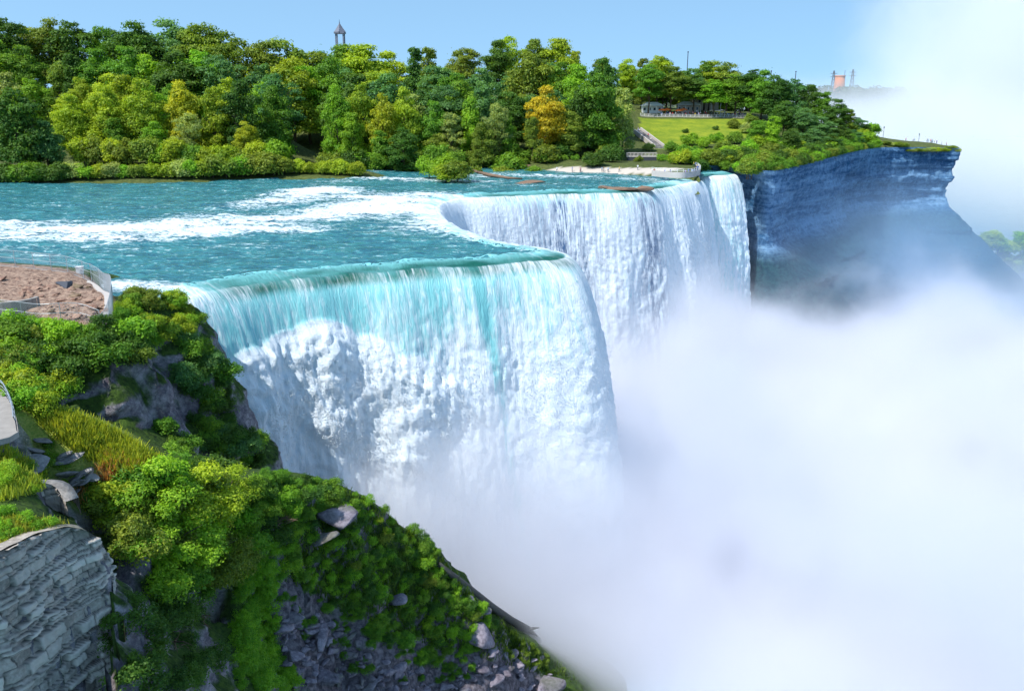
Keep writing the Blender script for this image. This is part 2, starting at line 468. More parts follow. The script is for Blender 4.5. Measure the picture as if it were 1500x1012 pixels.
def main_gap(f, w):
    g = np.exp(-((f - (fG0 * 0.45 + fG1 * 0.55)) / 0.012) ** 2) * 1.1
    g = np.maximum(g, 0.85 * np.exp(-((f - (fG2 * .5 + fG3 * .5)) / 0.014) ** 2))
    g = np.maximum(g, 0.55 * sstep(fC, fG0, f) * sstep(fG3, fG1, f))
    return g * sstep(0.3, 2.5, w) * sstep(60, 20, w)
na = fA * SL
def cu(px, py=400): return crest_frac(px, py)[0] * SL
puffs = [(cu(330, 419) , 14, 6, 6, 2.2), (cu(400, 408), 13, 7, 6, 2.8), (cu(450, 403), 12, 6.5, 6, 3.2), (cu(470, 400), 18, 6, 6, 2.6),
         (cu(520, 396), 15, 4.5, 6, 2.4), (cu(580, 391), 17, 4.5, 5, 2.4), (cu(600, 390), 21, 6, 5, 2.6), (cu(640, 388), 20, 3, 4, 1.8), (cu(560, 393), 24, 7, 6, 2.0)]
build_river()
build_falls('waterfall', CREST, main_speed, 54.0, 3.7, main_foam, main_gap, puffs)
build_falls('veil_waterfall', VEIL, lambda f: np.full(len(f), 3.4), 54.0, 8.1, lambda f, w: 0.75 + 0 * w, lambda f, w: 0 * w, None, 0.3, river=False, sm=6)

# rock behind the falling water and gorge river below
def rock_material(name, lo, hi, veg=None, strata=False, wet=0.0):
    t = NT(name); p = t.pos()
    n1 = t.noise(p, 0.22, 8, 0.6, 0.3); n2 = t.noise(p, 1.4, 6, 0.65)
    vo = t.n('ShaderNodeTexVoronoi', {'Vector': t.scaled(p, (0.8, 0.8, 1.7 if strata else 1.0)), 'Scale': 0.55}, feature='DISTANCE_TO_EDGE').outputs[0]
    f = t.math('ADD', t.math('MULTIPLY', n1, 0.6), t.math('MULTIPLY', n2, 0.5))
    c = t.mix(t.ramp(f, 0.38, 0.72), lo, hi)
    c = t.mix(t.ramp(vo, 0.0, 0.10, 0.55, 0.0), c, tuple(x * 0.35 for x in lo))
    if strata:
        sz = t.noise(t.scaled(p, (0.02, 0.02, 0.55)), 1.0, 5, 0.7)
        c = t.mix(t.ramp(sz, 0.45, 0.62, 0.0, 0.55), c, tuple(x * 0.45 for x in lo))
    if veg:
        nz = t.n('ShaderNodeSeparateXYZ', {0: t.n('ShaderNodeNewGeometry').outputs['Normal']}).outputs[2]
        vm = t.ramp(t.math('ADD', nz, t.math('MULTIPLY', t.math('SUBTRACT', n1, 0.5), 0.9)), 0.42, 0.62)
        vc = t.mix(t.noise(p, 0.9, 6, 0.7), tuple(x * 0.5 for x in veg), tuple(x * 1.5 for x in veg))
        c = t.mix(vm, c, vc)
    h = t.math('ADD', t.math('MULTIPLY', n2, 0.6), t.math('MULTIPLY', t.ramp(vo, 0.0, 0.18), 0.5))
    return t.done(t.bsdf(c, 0.9 - wet * 0.4, t.bump(h, 0.9, 0.5), 0.3))
M['rock'] = rock_material('cliff_rock', (0.13, 0.12, 0.135), (0.36, 0.335, 0.35), veg=(0.045, 0.085, 0.015))
M['blue_rock'] = rock_material('wet_shade_blue_rock', (0.045, 0.085, 0.20), (0.17, 0.25, 0.42), strata=True, wet=0.4)  # grey wet rock, with the blue of shade and mist put into its colour

def build_backrock():
    line = CREST[::8]; V = []; n = len(line)
    for x, y in line:
        V.append((x, y, -1.2)); V.append((x, y, -57))
    F = np.array([(2 * i, 2 * i + 2, 2 * i + 3, 2 * i + 1) for i in range(n - 1)])
    V = np.array(V)
    tang = np.gradient(line, axis=0); tang /= np.linalg.norm(tang, axis=1)[:, None]
    nr = np.stack([tang[:, 1], -tang[:, 0]], 1)
    V[0::2, :2] -= nr * 1.5; V[1::2, :2] -= nr * 1.0
    link('bedrock', mesh_np('bedrock', V, F, M['blue_rock']), kind='structure')
build_backrock()

def gorge_water():
    t = NT('gorge_water'); p = t.pos()
    n = t.noise(t.scaled(p, (0.12, 0.3, 1)), 1.0, 6, 0.65, 0.5)
    fm = t.ramp(t.math('ADD', n, t.attr('foam')), 0.62, 0.95)
    c = t.mix(fm, t.mix(n, (0.03, 0.10, 0.13), (0.07, 0.22, 0.24)), (0.46, 0.58, 0.68))
    return t.done(t.bsdf(c, 0.25, t.bump(n, 0.6, 0.8), 0.4))
M['gorge'] = gorge_water()
def build_gorge():
    xs = np.r_[np.arange(-60, 320, 2.5), np.geomspace(322, 6000, 20)]; xs = np.r_[-np.geomspace(6000, 64, 14), xs]
    ys = np.r_[[-800, -200, -60, 0], np.arange(20, 460, 2.5), np.geomspace(465, 7000, 20)]
    X, Y = np.meshgrid(xs, ys, indexing='ij'); xy = np.c_[X.ravel(), Y.ravel()]
    d, _ = seg_dist(xy, CREST[::10])
    z = -55 + 0.7 * fbm(np.c_[xy * 0.09, xy[:, :1] * 0], 4)
    me = mesh_np('gorge_river', np.c_[xy, z], grid_faces(len(xs), len(ys)), M['gorge'], True, {'foam': np.exp(-(d / 80) ** 2) * 1.0})
    link('gorge_river_water', me, kind='structure')
build_gorge()

# ------------------------------------------------------------------ terrain
def rbf(ctrl, xy, reg=0.3):
    c = np.array([(p[0], p[1]) for p in ctrl]); z = np.array([p[2] for p in ctrl])
    A = np.linalg.norm(c[:, None] - c[None], axis=-1)
    n = len(c)
    K = np.zeros((n + 1, n + 1)); K[:n, :n] = -A + np.eye(n) * reg; K[:n, n] = 1; K[n, :n] = 1
    w = np.linalg.solve(K, np.r_[z, 0])
    out = np.zeros(len(xy))
    for s in range(0, len(xy), 20000):
        D = np.linalg.norm(xy[s:s + 20000, None] - c[None], axis=-1)
        out[s:s + 20000] = -D @ w[:n] + w[n]
    return out

near_ctrl = [P(*q) for q in [
    (-220, 380, 1.2), (-220, 480, 1), (0, 395, 1.2), (60, 400, 1.2), (130, 414, 1), (163, 432, .8), (160, 475, .5), (100, 488, .5), (0, 480, .8), (40, 440, 1.0), (100, 445, 1.0),
    (-220, 352, -2.5), (-100, 362, -2.5), (0, 374, -2.5), (100, 390, -2.5), (170, 408, -2.5), (230, 424, -2.2),
    (200, 440, .3), (260, 442, 0), (296, 450, -.8), (230, 470, -.5), (180, 490, -.5),
    (318, 515, -5.5), (335, 560, -9), (332, 600, -12.5), (378, 650, -17), (376, 695, -20),
    (250, 520, -4), (250, 570, -8), (270, 640, -13), (300, 690, -17), (340, 700, -18.5),
    (0, 505, 0), (100, 512, -1), (60, 560, -3), (0, 560, -1), (110, 580, -4), (200, 525, -2.5), (110, 620, -7), (160, 545, -2.8), (160, 630, -8.5), (230, 640, -11), (230, 530, -3),
    (50, 610, .5), (100, 625, -.5), (150, 640, -2), (200, 660, -3.5), (235, 690, -5.5),
    (60, 680, -3), (110, 700, -4.5), (20, 600, 2), (-60, 600, 2), (0, 630, 1.8), (0, 680, 1), (60, 700, -.5), (60, 735, -1.2), (0, 800, -0.2), (60, 775, -.7), (100, 770, -1.3), (0, 740, .2),
    (180, 740, -5), (250, 730, -7), (330, 730, -11), (220, 800, -9), (300, 800, -13), (200, 900, -12.6), (200, 1000, -19), (250, 900, -16), (250, 1000, -23), (320, 900, -18), (320, 1000, -25.5), (130, 900, -13), (130, 1000, -19),
    (400, 702, -10.5), (450, 700, -11.5), (500, 708, -13.5), (560, 748, -20), (640, 803, -27), (700, 872, -34), (770, 928, -41), (850, 1002, -50), (880, 1040, -54),
    (400, 850, -19), (400, 1000, -29), (340, 850, -16), (500, 850, -24), (600, 850, -29), (450, 950, -28), (600, 950, -36), (750, 960, -44), (450, 780, -17), (520, 780, -20),
    (500, 1030, -37), (650, 1030, -43), (780, 1030, -50),
]] + [Vector(v) for v in [
    (-35, 76, -6.5), (-42, 77, -4.5), (-28, 78, -12), (-22, 82, -14),
    (-30, 113, -34), (-20, 111, -42), (-10, 113, -49), (5, 111, -52), (15, 108, -55), (-40, 114, -20), (-24, 118, -52), (-36, 122, -50),
    (-36, 38, -24), (-25, 41, -25), (-19, 47, -24), (-60, 34, -24), (-80, 40, -15), (-15, 50, -34), (-25, 30, -45), (-50, 20, -50), (-90, 20, -40),
    (10, 75, -53), (22, 92, -56), (-5, 60, -46), (0, 40, -54), (30, 60, -57), (0, 20, -57), (30, 110, -58), (-60, 55, 3), (-90, 60, 3), (-110, 90, 2), (-110, 120, 0), (-110, 40, 0)]]
def build_near():
    st = 0.38
    xs = np.arange(-112, 30, st); ys = np.arange(20, 126, st)
    X, Y = np.meshgrid(xs, ys, indexing='ij'); xy = np.c_[X.ravel(), Y.ravel()]
    z = rbf(near_ctrl, xy)
    Zg = z.reshape(X.shape); gx, gy = np.gradient(Zg, st); sl = np.sqrt(gx ** 2 + gy ** 2).ravel()
    steep = sstep(0.6, 1.6, sl)
    p3 = np.c_[xy, z]
    z = z + 0.5 * fbm(np.c_[xy * 0.15, xy[:, :1] * 0], 4) * (0.3 + steep)
    # ledges on steep faces
    led = billow(p3 * [0.16, 0.16, 0.34], 4) * 2.4
    fx = -gx.ravel() / (sl + 1e-6); fy = -gy.ravel() / (sl + 1e-6)
    crag = 1.3 * steep * (led - 0.5) + 0.5 * steep * fbm(p3 * [0.7, 0.7, 0.9], 4)
    x = xy[:, 0] + fx * crag; y = xy[:, 1] + fy * crag
    tr = inside(xy, np.array([P(*q)[:2] for q in [(-260, 378, 1), (0, 388, 1), (70, 392, 1), (135, 408, 1), (158, 425, 1), (168, 450, 1), (150, 478, 1), (60, 470, 1), (0, 445, 1), (-260, 445, 1)]]))
    z = np.where(tr, z + 0.8 * billow(np.c_[xy * 0.42, xy[:, :1] * 0], 4), z)
    gr = line_dist(xy, np.array([P(*q)[:2] for q in [(50, 610, .5), (100, 625, -.5), (150, 640, -2), (200, 660, -3.5), (238, 690, -5.5)]]))
    rub = line_dist(xy, np.array([P(*q)[:2] for q in [(395, 930, -25), (450, 950, -28), (520, 990, -33), (620, 1000, -40), (700, 960, -40), (790, 1000, -46)]]))
    wl = [P(-130, 850, .1), P(-30, 818, .1), P(0, 806, .1), P(50, 783, -.3), P(104, 772, -1.1)]; k_ = wl[-1]
    front = inside(np.c_[x, y], np.array([q[:2] for q in wl] + [(k_.x + .35, k_.y + .3), (k_.x + .9, k_.y + 1.2), (k_.x + 1.6, k_.y + .5), (k_.x + 3, k_.y - 6), (-18, 18), (-130, 18)]))
    z = np.where(front, np.minimum(z, -27), z)
    V = np.c_[x, y, z]; F = grid_faces(len(xs), len(ys))
    me = mesh_np('near_terrain', V, F, M['near'], True, {'dirt': tr.astype(float), 'grassy': np.exp(-(gr / 2.2) ** 2), 'scree': np.exp(-(rub / 3.2) ** 2), 'green': inside(xy, np.array([P(*q)[:2] for q in [(335, 800, -14), (380, 700, -10), (500, 706, -13), (560, 746, -20), (640, 801, -27), (700, 870, -34), (770, 926, -41), (860, 1005, -51), (800, 985, -46), (700, 945, -41), (600, 960, -36), (500, 890, -27), (425, 880, -21), (440, 1010, -31), (330, 1010, -26)]])).astype(float)})
    o = link('prospect_terrain', me, kind='structure')
    o.name = 'bluff_terrain'
    return o, BVHTree.FromPolygons([tuple(v) for v in V], [tuple(f) for f in F.tolist()])
def near_material():
    t = NT('bluff_ground'); p = t.pos()
    n1 = t.noise(p, 0.25, 8, 0.62, 0.3); n2 = t.noise(p, 1.6, 6, 0.65); n3 = t.noise(p, 5.0, 4, 0.7)
    wob = t.n('ShaderNodeTexNoise', {'Vector': p, 'Scale': 0.9, 'Detail': 4.0}).outputs['Color']
    vp = t.n('ShaderNodeVectorMath', {0: wob, 1: (1.6, 1.6, 1.6), 2: p}, operation='MULTIPLY_ADD').outputs[0]
    vo = t.n('ShaderNodeTexVoronoi', {'Vector': t.scaled(vp, (0.8, 0.8, 2.2)), 'Scale': 0.9}, feature='DISTANCE_TO_EDGE').outputs[0]
    f = t.math('ADD', t.math('MULTIPLY', n1, 0.55), t.math('MULTIPLY', n2, 0.5))
    c = t.mix(t.ramp(f, 0.4, 0.68), (0.10, 0.085, 0.105), (0.37, 0.34, 0.36))
    c = t.mix(t.ramp(vo, 0, 0.07, 0.35, 0), c, (0.03, 0.03, 0.035))
    nz = t.n('ShaderNodeSeparateXYZ', {0: t.n('ShaderNodeNewGeometry').outputs['Normal']}).outputs[2]
    vm = t.ramp(t.math('ADD', nz, t.math('MULTIPLY', t.math('SUBTRACT', n1, 0.5), 1.1)), 0.34, 0.58)
    vc = t.mix(t.ramp(n2, 0.3, 0.7), (0.014, 0.032, 0.008), (0.065, 0.115, 0.016))
    vm = t.math('MAXIMUM', vm, t.math('MULTIPLY', t.attr('green'), t.ramp(n1, 0.30, 0.50, 0.45, 1.0)))
    c = t.mix(vm, c, vc)
    gc = t.mix(t.ramp(n3, 0.3, 0.7), (0.19, 0.28, 0.04), (0.42, 0.42, 0.09))
    c = t.mix(t.math('MULTIPLY', t.attr('grassy'), 1.0), c, gc)
    sc = t.mix(t.ramp(n2, 0.35, 0.7), (0.07, 0.058, 0.068), (0.22, 0.195, 0.215))
    c = t.mix(t.ramp(t.math('ADD', t.attr('scree'), t.math('MULTIPLY', t.math('SUBTRACT', n2, .5), .8)), 0.4, 0.6), c, sc)
    dc = t.mix(t.ramp(t.math('ADD', t.math('MULTIPLY', n3, .5), t.math('MULTIPLY', n2, .5)), 0.36, 0.62), (0.11, 0.06, 0.045), (0.46, 0.32, 0.235))
    c = t.mix(t.attr('dirt'), c, dc)
    h = t.math('ADD', n2, t.math('MULTIPLY', n3, 0.4))
    return t.done(t.bsdf(c, 0.92, t.bump(h, 0.8, 0.35), 0.2))
M['near'] = near_material()
near_obj, near_bvh = build_near()
def on_near(px, py, default=None):
    d = ray(px, py).normalized()
    h = near_bvh.ray_cast(Vector((0, 0, CAMZ)), d)
    return (h[0], h[1]) if h[0] is not None else (None, None)
def down_near(x, y):
    h = near_bvh.ray_cast(Vector((x, y, 60)), Vector((0, 0, -1)))
    return h[0].z if h[0] is not None else -50

# ---- island beyond: shore, rise, lawn, terrace
shore_px = [(-400, 270), (-200, 270), (0, 267), (100, 268), (200, 268), (300, 266), (380, 263), (440, 262), (500, 263), (532, 262)]
isl_ctrl = []
for x, y in shore_px:
    p = P(x, y, 0); isl_ctrl += [Vector((p.x, p.y - 6, -2.0)), Vector((p.x, p.y, 0.2)), Vector((p.x, p.y + 10, 1.6))]
for x, y in [(545, 250), (560, 244), (600, 243), (650, 243), (700, 241), (745, 243), (775, 246)]:
    p = P(x, y, 0); isl_ctrl += [Vector((p.x, p.y - 7, -2.0)), Vector((p.x, p.y, 0.3)), Vector((p.x, p.y + 12, 2.2))]
for x, y in [(780, 249), (830, 252), (880, 254), (930, 257), (975, 260), (1000, 262), (1020, 264)]:   # front edge of the small island at the brink
    p = P(x, y, 0); isl_ctrl += [Vector((p.x, p.y - 3, -2.5)), Vector((p.x, p.y + 1.5, 0.7)), Vector((p.x, p.y + 7, 1.6)), Vector((p.x, p.y + 16, 2.0))]
isl_ctrl += [PY(x, y, Y) for x, y, Y in [(940, 173, 402), (1000, 173, 402), (1090, 174, 402), (960, 195, 376), (1040, 192, 378), (950, 215, 352), (1000, 212, 355), (1050, 205, 360), (1110, 215, 340), (1110, 235, 310), (1060, 235, 315), (940, 236, 318), (870, 234, 325)]]
isl_ctrl += [Vector(v) for v in [(-220, 330, 10), (-220, 380, 22), (-150, 330, 9), (-150, 380, 21), (-80, 330, 8), (-80, 380, 20), (-10, 340, 7), (-10, 390, 19), (40, 345, 6), (40, 395, 17),
             (-200, 440, 24), (-80, 440, 24), (60, 440, 18), (110, 430, 15), (130, 400, 12), (150, 420, 8), (200, 430, 3), (-260, 520, 25), (200, 520, 6), (0, 520, 22)]]
isl_ctrl += [P(430, 222, -0.6), P(445, 216, -0.8), P(460, 213, -0.8), P(475, 218, -0.6), P(520, 236, -1), P(490, 226, -1), P(490, 246, -1.2), P(530, 250, -1.5), P(455, 236, -1)]
edge_px = [(1034, 248, 1.6), (1055, 249, 1.4), (1072, 252, 1.0), (1084, 255, 1.0), (1100, 252, 1.0), (1130, 250, 1.2), (1160, 245, 1.6), (1190, 238, 1.8), (1220, 230, 2.2), (1250, 222, 2.4), (1280, 217, 2.2), (1320, 216, 1.8), (1360, 216, 1.6), (1395, 217, 1.5), (1405, 217, 1.5)]
EDGE = [PY(1028, 244, 288), PY(1050, 245, 289), PY(1070, 246, 289), PY(1081, 250, 284)] + [P(*q) for q in edge_px[5:]]
for e, zz in zip(EDGE, (1.5, 1.4, 1.2, 1.0)): e.z = zz
EDGE += [Vector((EDGE[-1].x + 3, EDGE[-1].y + 12, 1.5)), Vector((EDGE[-1].x - 2, EDGE[-1].y + 45, 1.5)), Vector((EDGE[-1].x - 25, EDGE[-1].y + 95, 1.5)), Vector((EDGE[-1].x - 60, EDGE[-1].y + 150, 1.5))]
isl_ctrl += EDGE
isl_ctrl += [P(1300, 204, 2.6), P(1350, 205, 2.4), P(1380, 208, 2.2)]
EC = catmull([tuple(e) for e in EDGE], 1.0)
def build_island():
    st = 1.5
    xs = np.arange(-330, 240, st); ys = np.arange(236, 560, st)
    X, Y = np.meshgrid(xs, ys, indexing='ij'); xy = np.c_[X.ravel(), Y.ravel()]
    z = rbf(isl_ctrl, xy, 1.0) + 0.25 * fbm(np.c_[xy * 0.08, xy[:, :1] * 0], 4)
    poly = np.r_[EC[:, :2], [(-330, 560), (-330, 230), tuple(P(700, 270, 0)[:2]), tuple(P(960, 275, 0)[:2]), tuple(P(1027, 268, 0)[:2])]]
    ins = inside(xy, poly); d, j = seg_dist(xy, EC[:, :2])
    # snap the last row onto the cliff edge
    snap = ins & (d < st * 1.1)
    xy2 = xy.copy(); xy2[snap] = EC[j[snap], :2]; z = np.where(snap, EC[j, 2], z)
    ok = ins.reshape(X.shape); keep = ok[:-1, :-1] & ok[1:, :-1] & ok[:-1, 1:] & ok[1:, 1:]
    lawn = inside(xy, np.array([P(*q)[:2] if len(q) == 3 else q for q in [tuple(PY(935, 176, 400)[:2]), tuple(PY(1100, 176, 400)[:2]), tuple(PY(1110, 200, 366)[:2]), tuple(PY(1040, 212, 352)[:2]), tuple(PY(960, 222, 342)[:2]), tuple(PY(940, 200, 372)[:2])]]))
    path = line_dist(xy, np.array([P(x, y, 1.6)[:2] for x, y in [(800, 243), (850, 244), (900, 246), (950, 248), (985, 249)]]))
    F = grid_faces(len(xs), len(ys), keep); V = np.c_[xy2, z]
    me = mesh_np('island_ground', V, F, M['island'], True, {'lawn': lawn.astype(float), 'path': (path < 2.6).astype(float)})
    link('island_terrain', me, kind='structure')
    return BVHTree.FromPolygons([tuple(v) for v in V], [tuple(f) for f in F.tolist()])
def island_material():
    t = NT('island_ground'); p = t.pos()
    n1 = t.noise(p, 0.2, 6, 0.6); n2 = t.noise(p, 1.2, 5, 0.65)
    c = t.mix(t.ramp(n2, 0.3, 0.7), (0.035, 0.055, 0.015), (0.12, 0.14, 0.035))
    lc = t.mix(t.ramp(t.math('ADD', t.math('MULTIPLY', n1, .6), t.math('MULTIPLY', n2, .4)), 0.36, 0.64), (0.13, 0.20, 0.015), (0.25, 0.29, 0.02))
    c = t.mix(t.attr('lawn'), c, lc)
    c = t.mix(t.attr('path'), c, (0.50, 0.44, 0.38))
    return t.done(t.bsdf(c, 0.9, t.bump(n2, 0.5, 0.3), 0.2))
M['island'] = island_material()
isl_bvh = build_island()
def down_isl(x, y):
    h = isl_bvh.ray_cast(Vector((x, y, 90)), Vector((0, 0, -1)))
    return h[0].z if h[0] is not None else 0.0

def build_cliff():
    """gorge wall under the island edge: banded rock, an undercut and a talus fan to the river"""
    tang = np.gradient(EC[:, :2], axis=0); tang /= np.linalg.norm(tang, axis=1)[:, None]
    nr = np.stack([tang[:, 1], -tang[:, 0]], 1)
    k = np.hanning(41); k /= k.sum(); pad = np.pad(nr, ((20, 20), (0, 0)), mode='edge')
    nr = np.stack([np.convolve(pad[:, i], k, 'valid') for i in (0, 1)], 1); nr /= np.linalg.norm(nr, axis=1)[:, None]
    n = len(EC); a = np.linspace(0, 1, 90)
    prof_z = np.interp(a, [0, 0.42, 0.55, 1], [0, -20, -26, -58]); prof_o = np.interp(a, [0, 0.03, 0.25, 0.42, 0.5, 0.56, 1], [0, 0.5, -0.5, -3.0, -1.0, 3, 36])
    s = np.arange(n) * 1.0
    S = np.repeat(s, len(a)); Z = np.tile(prof_z, n); A = np.tile(a, n)
    base = np.repeat(EC, len(a), axis=0); nn = np.repeat(nr, len(a), axis=0)
    q = np.c_[base[:, :2], Z]
    strata = np.round(Z / 3.2 + 0.5 * perlin(np.c_[S * 0.02, Z * 0.05, S * 0])) 
    led = 2.6 * perlin(np.c_[strata * 5.1, S * 0.03, S * 0 + 2.0])
    crag = 3.4 * (billow(np.c_[S * 0.09, Z * 0.13, S * 0], 5, .55) - 0.25) + 1.3 * fbm(np.c_[S * 0.35, Z * 0.22, S * 0], 4) + led
    wgt = np.where(A < 0.5, np.clip(A / 0.03, 0, 1), np.clip(1 - (A - 0.5) * 1.2, 0.35, 1))
    bulge = 2.5 * np.sin(S * 0.085) * np.clip(A * 3, 0, 1)
    wS = sstep(14, 42, S); off = (np.tile(prof_o, n) + (crag + bulge) * wgt) * wS - 3.5 * (1 - wS) * np.clip(A * 12, 0, 1)
    V = np.c_[base[:, :2] + nn * off[:, None], base[:, 2] + Z + 0.4 * fbm(q * 0.3, 3) * (A > 0.5)]
    F = grid_faces(n, len(a))
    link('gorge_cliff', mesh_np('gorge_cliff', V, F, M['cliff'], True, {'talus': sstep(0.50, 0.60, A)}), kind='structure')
    return BVHTree.FromPolygons([tuple(v) for v in V], [tuple(f) for f in F.tolist()])
def cliff_material():
    t = NT('gorge_wall'); p = t.pos()
    n1 = t.noise(p, 0.10, 8, 0.62, 0.4); n2 = t.noise(p, 0.8, 6, 0.7)
    st = t.noise(t.scaled(p, (0.03, 0.03, 0.40)), 1.0, 6, 0.7)
    vs = t.noise(t.scaled(p, (0.35, 0.35, 0.04)), 1.0, 5, 0.65)
    f = t.math('ADD', t.math('ADD', t.math('MULTIPLY', n2, 0.35), t.math('MULTIPLY', st, 0.5)), t.math('MULTIPLY', vs, 0.2))
    c = t.mix(t.ramp(f, 0.42, 0.64), (0.013, 0.085, 0.205), (0.21, 0.38, 0.58))  # grey rock painted blue: shade and misty air are part of the colour
    tal = t.mix(t.ramp(n2, 0.35, 0.65), (0.006, 0.036, 0.062), (0.022, 0.085, 0.10))  # dark scrub tone, deepened further to paint the talus as if in shade
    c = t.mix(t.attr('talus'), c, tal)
    h = t.math('ADD', n2, st)
    return t.done(t.bsdf(c, 0.75, t.bump(h, 0.9, 1.2), 0.25))
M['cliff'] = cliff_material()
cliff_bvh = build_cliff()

# ------------------------------------------------------------------ vegetation builders
def leaf_cards(C, N, size, rng, aspect=0.55):
    """diamond shaped leaf sprays at centres C facing N"""
    n = len(C)
    r = rng.normal(size=(n, 3)); t = np.cross(N, r); t /= np.linalg.norm(t, axis=1)[:, None] + 1e-9
    b = np.cross(N, t)
    sz = (size * rng.uniform(0.6, 1.35, n))[:, None]
    fold = N * sz * 0.18
    V = np.stack([C - t * sz, C - b * sz * aspect + fold, C + t * sz, C + b * sz * aspect + fold], axis=1).reshape(-1, 3)
    F = np.arange(4 * n).reshape(-1, 4)
    return V, F
def crown(name, clumps, nleaf, size, seed, jitter=0.5, core=True, down=0.35):
    """clumps: rows of x y z rx ry rz. Leaf sprays over each clump's upper and outer shell, thinned so that gaps show"""
    rng = np.random.RandomState(seed); cl = np.array(clumps, dtype=float)
    wt = (cl[:, 3] * cl[:, 4] * cl[:, 5]) ** (2 / 3); k = rng.choice(len(cl), nleaf, p=wt / wt.sum())
    d = rng.normal(size=(nleaf, 3)); d /= np.linalg.norm(d, axis=1)[:, None]
    d[:, 2] = np.where(d[:, 2] < -down, -d[:, 2], d[:, 2])
    rad = 1 + rng.normal(size=nleaf) * 0.17 - 0.08
    lump = 1 + 0.45 * perlin(np.c_[d * 2.3 + cl[k, :3]]) + 0.3 * perlin(np.c_[d * 5 + cl[k, :3] * 2])
    C = cl[k, :3] + d * cl[k, 3:6] * (rad * lump)[:, None]
    N = d / cl[k, 3:6]; N /= np.linalg.norm(N, axis=1)[:, None]
    N = N + rng.normal(size=(nleaf, 3)) * jitter + np.array([0, 0, 0.25]); N /= np.linalg.norm(N, axis=1)[:, None]
    V, F = leaf_cards(C, N, size, rng)
    ct = rng.uniform(0, 1, len(cl))
    tint = np.clip(0.30 + 0.5 * (ct[k] - 0.5) + 0.75 * rng.uniform(-0.5, 0.5, nleaf) + 0.25, 0, 1)
    return mesh_np(name, V, F, M['leaf'], False, {'tint': np.repeat(tint, 4)})
def tree_clumps(kind, rng):
    c = []
    if kind == 'broad':
        for i in range(52):
            a = rng.uniform(0, 6.28); h = rng.uniform(0, 1); r = 6.1 * math.sqrt(max(0.06, 1 - (1.9 * h - 0.75) ** 2)) * rng.uniform(0.55, 1.02)
            s = rng.uniform(1.05, 2.2) * (1.1 - 0.3 * h); c.append((r * math.cos(a), r * math.sin(a), 3.2 + 15.8 * h, s * 1.25, s * 1.25, s * 0.75))
        c.append((0, 0, 10, 4.0, 4.0, 6.5))
    elif kind == 'tall':
        for i in range(26):
            a = rng.uniform(0, 6.28); h = rng.uniform(0, 1); r = 3.6 * (1 - 0.72 * h) * rng.uniform(0.6, 1.05) + 0.3
            s = rng.uniform(1.2, 2.0) * (1 - 0.35 * h); c.append((r * math.cos(a), r * math.sin(a), 2.2 + 16.8 * h, s, s, s * 1.1))
        c.append((0, 0, 9, 2.4, 2.4, 6.5))
    elif kind == 'airy':
        for i in range(38):
            a = rng.uniform(0, 6.28); h = rng.uniform(0, 1); r = 5.6 * math.sqrt(max(0.05, 1 - (2 * h - 1.0) ** 2)) * rng.uniform(0.5, 1.1)
            s = rng.uniform(1.0, 2.0); c.append((r * math.cos(a), r * math.sin(a), 4.5 + 15.0 * h, s * 1.3, s * 1.3, s * 0.7))
        c.append((0, 0, 12, 2.6, 2.6, 4.0))
    elif kind == 'thicket':
        for i in range(44):
            a = rng.uniform(0, 6.28); r = 2.7 * math.sqrt(rng.uniform(0, 1)); s = rng.uniform(0.4, 0.95)
            c.append((r * math.cos(a), r * math.sin(a), 0.4 + (4.4 - 0.42 * r * r) * rng.uniform(0.2, 1.0), s * 1.1, s * 1.1, s * 0.8))
    elif kind == 'shrub':      # unit: about 6 m wide, 5 m tall
        for i in range(16):
            a = rng.uniform(0, 6.28); r = 2.3 * math.sqrt(rng.uniform(0, 1)); s = rng.uniform(0.8, 1.4)
            c.append((r * math.cos(a), r * math.sin(a), 0.7 + (3.6 - 0.35 * r * r * 0.9) * rng.uniform(0.3, 1.0), s, s, s * 0.95))
        c.append((0, 0, 1.4, 2.1, 2.1, 1.7))
    elif kind == 'bush':       # unit: about 3 m wide, 2.2 m tall, fine leaves
        for i in range(14):
            a = rng.uniform(0, 6.28); r = 1.15 * math.sqrt(rng.uniform(0, 1)); s = rng.uniform(0.35, 0.62)
            c.append((r * math.cos(a), r * math.sin(a), 0.3 + (1.55 - 0.6 * r * r) * rng.uniform(0.25, 1.0), s, s, s))
        c.append((0, 0, 0.55, 1.1, 1.1, 0.8))
    return c
def trunk_mesh(name, h, r, rng, limbs=5, spread=4.0, base=0.38):
    mb = MB(); pts = [(0, 0, -1.0)]; x = y = 0
    for i in range(1, 6):
        x += rng.uniform(-.25, .25); y += rng.uniform(-.25, .25); pts.append((x, y, h * i / 5))
    mb.tube(pts, [r * 1.25] + [r * (1 - 0.16 * i) for i in range(1, 6)], 7)
    for i in range(limbs):
        a = rng.uniform(0, 6.28); z0 = h * rng.uniform(base, 0.8); L = spread * rng.uniform(0.6, 1.0)
        p0 = (0.0, 0.0, z0); p1 = (math.cos(a) * L * .5, math.sin(a) * L * .5, z0 + L * 0.45); p2 = (math.cos(a) * L, math.sin(a) * L, z0 + L * 0.75)
        mb.tube([p0, p1, p2], [r * .5, r * .33, r * .12], 5)
    return mb.mesh(name, M['bark'], True)
PROTO = {}
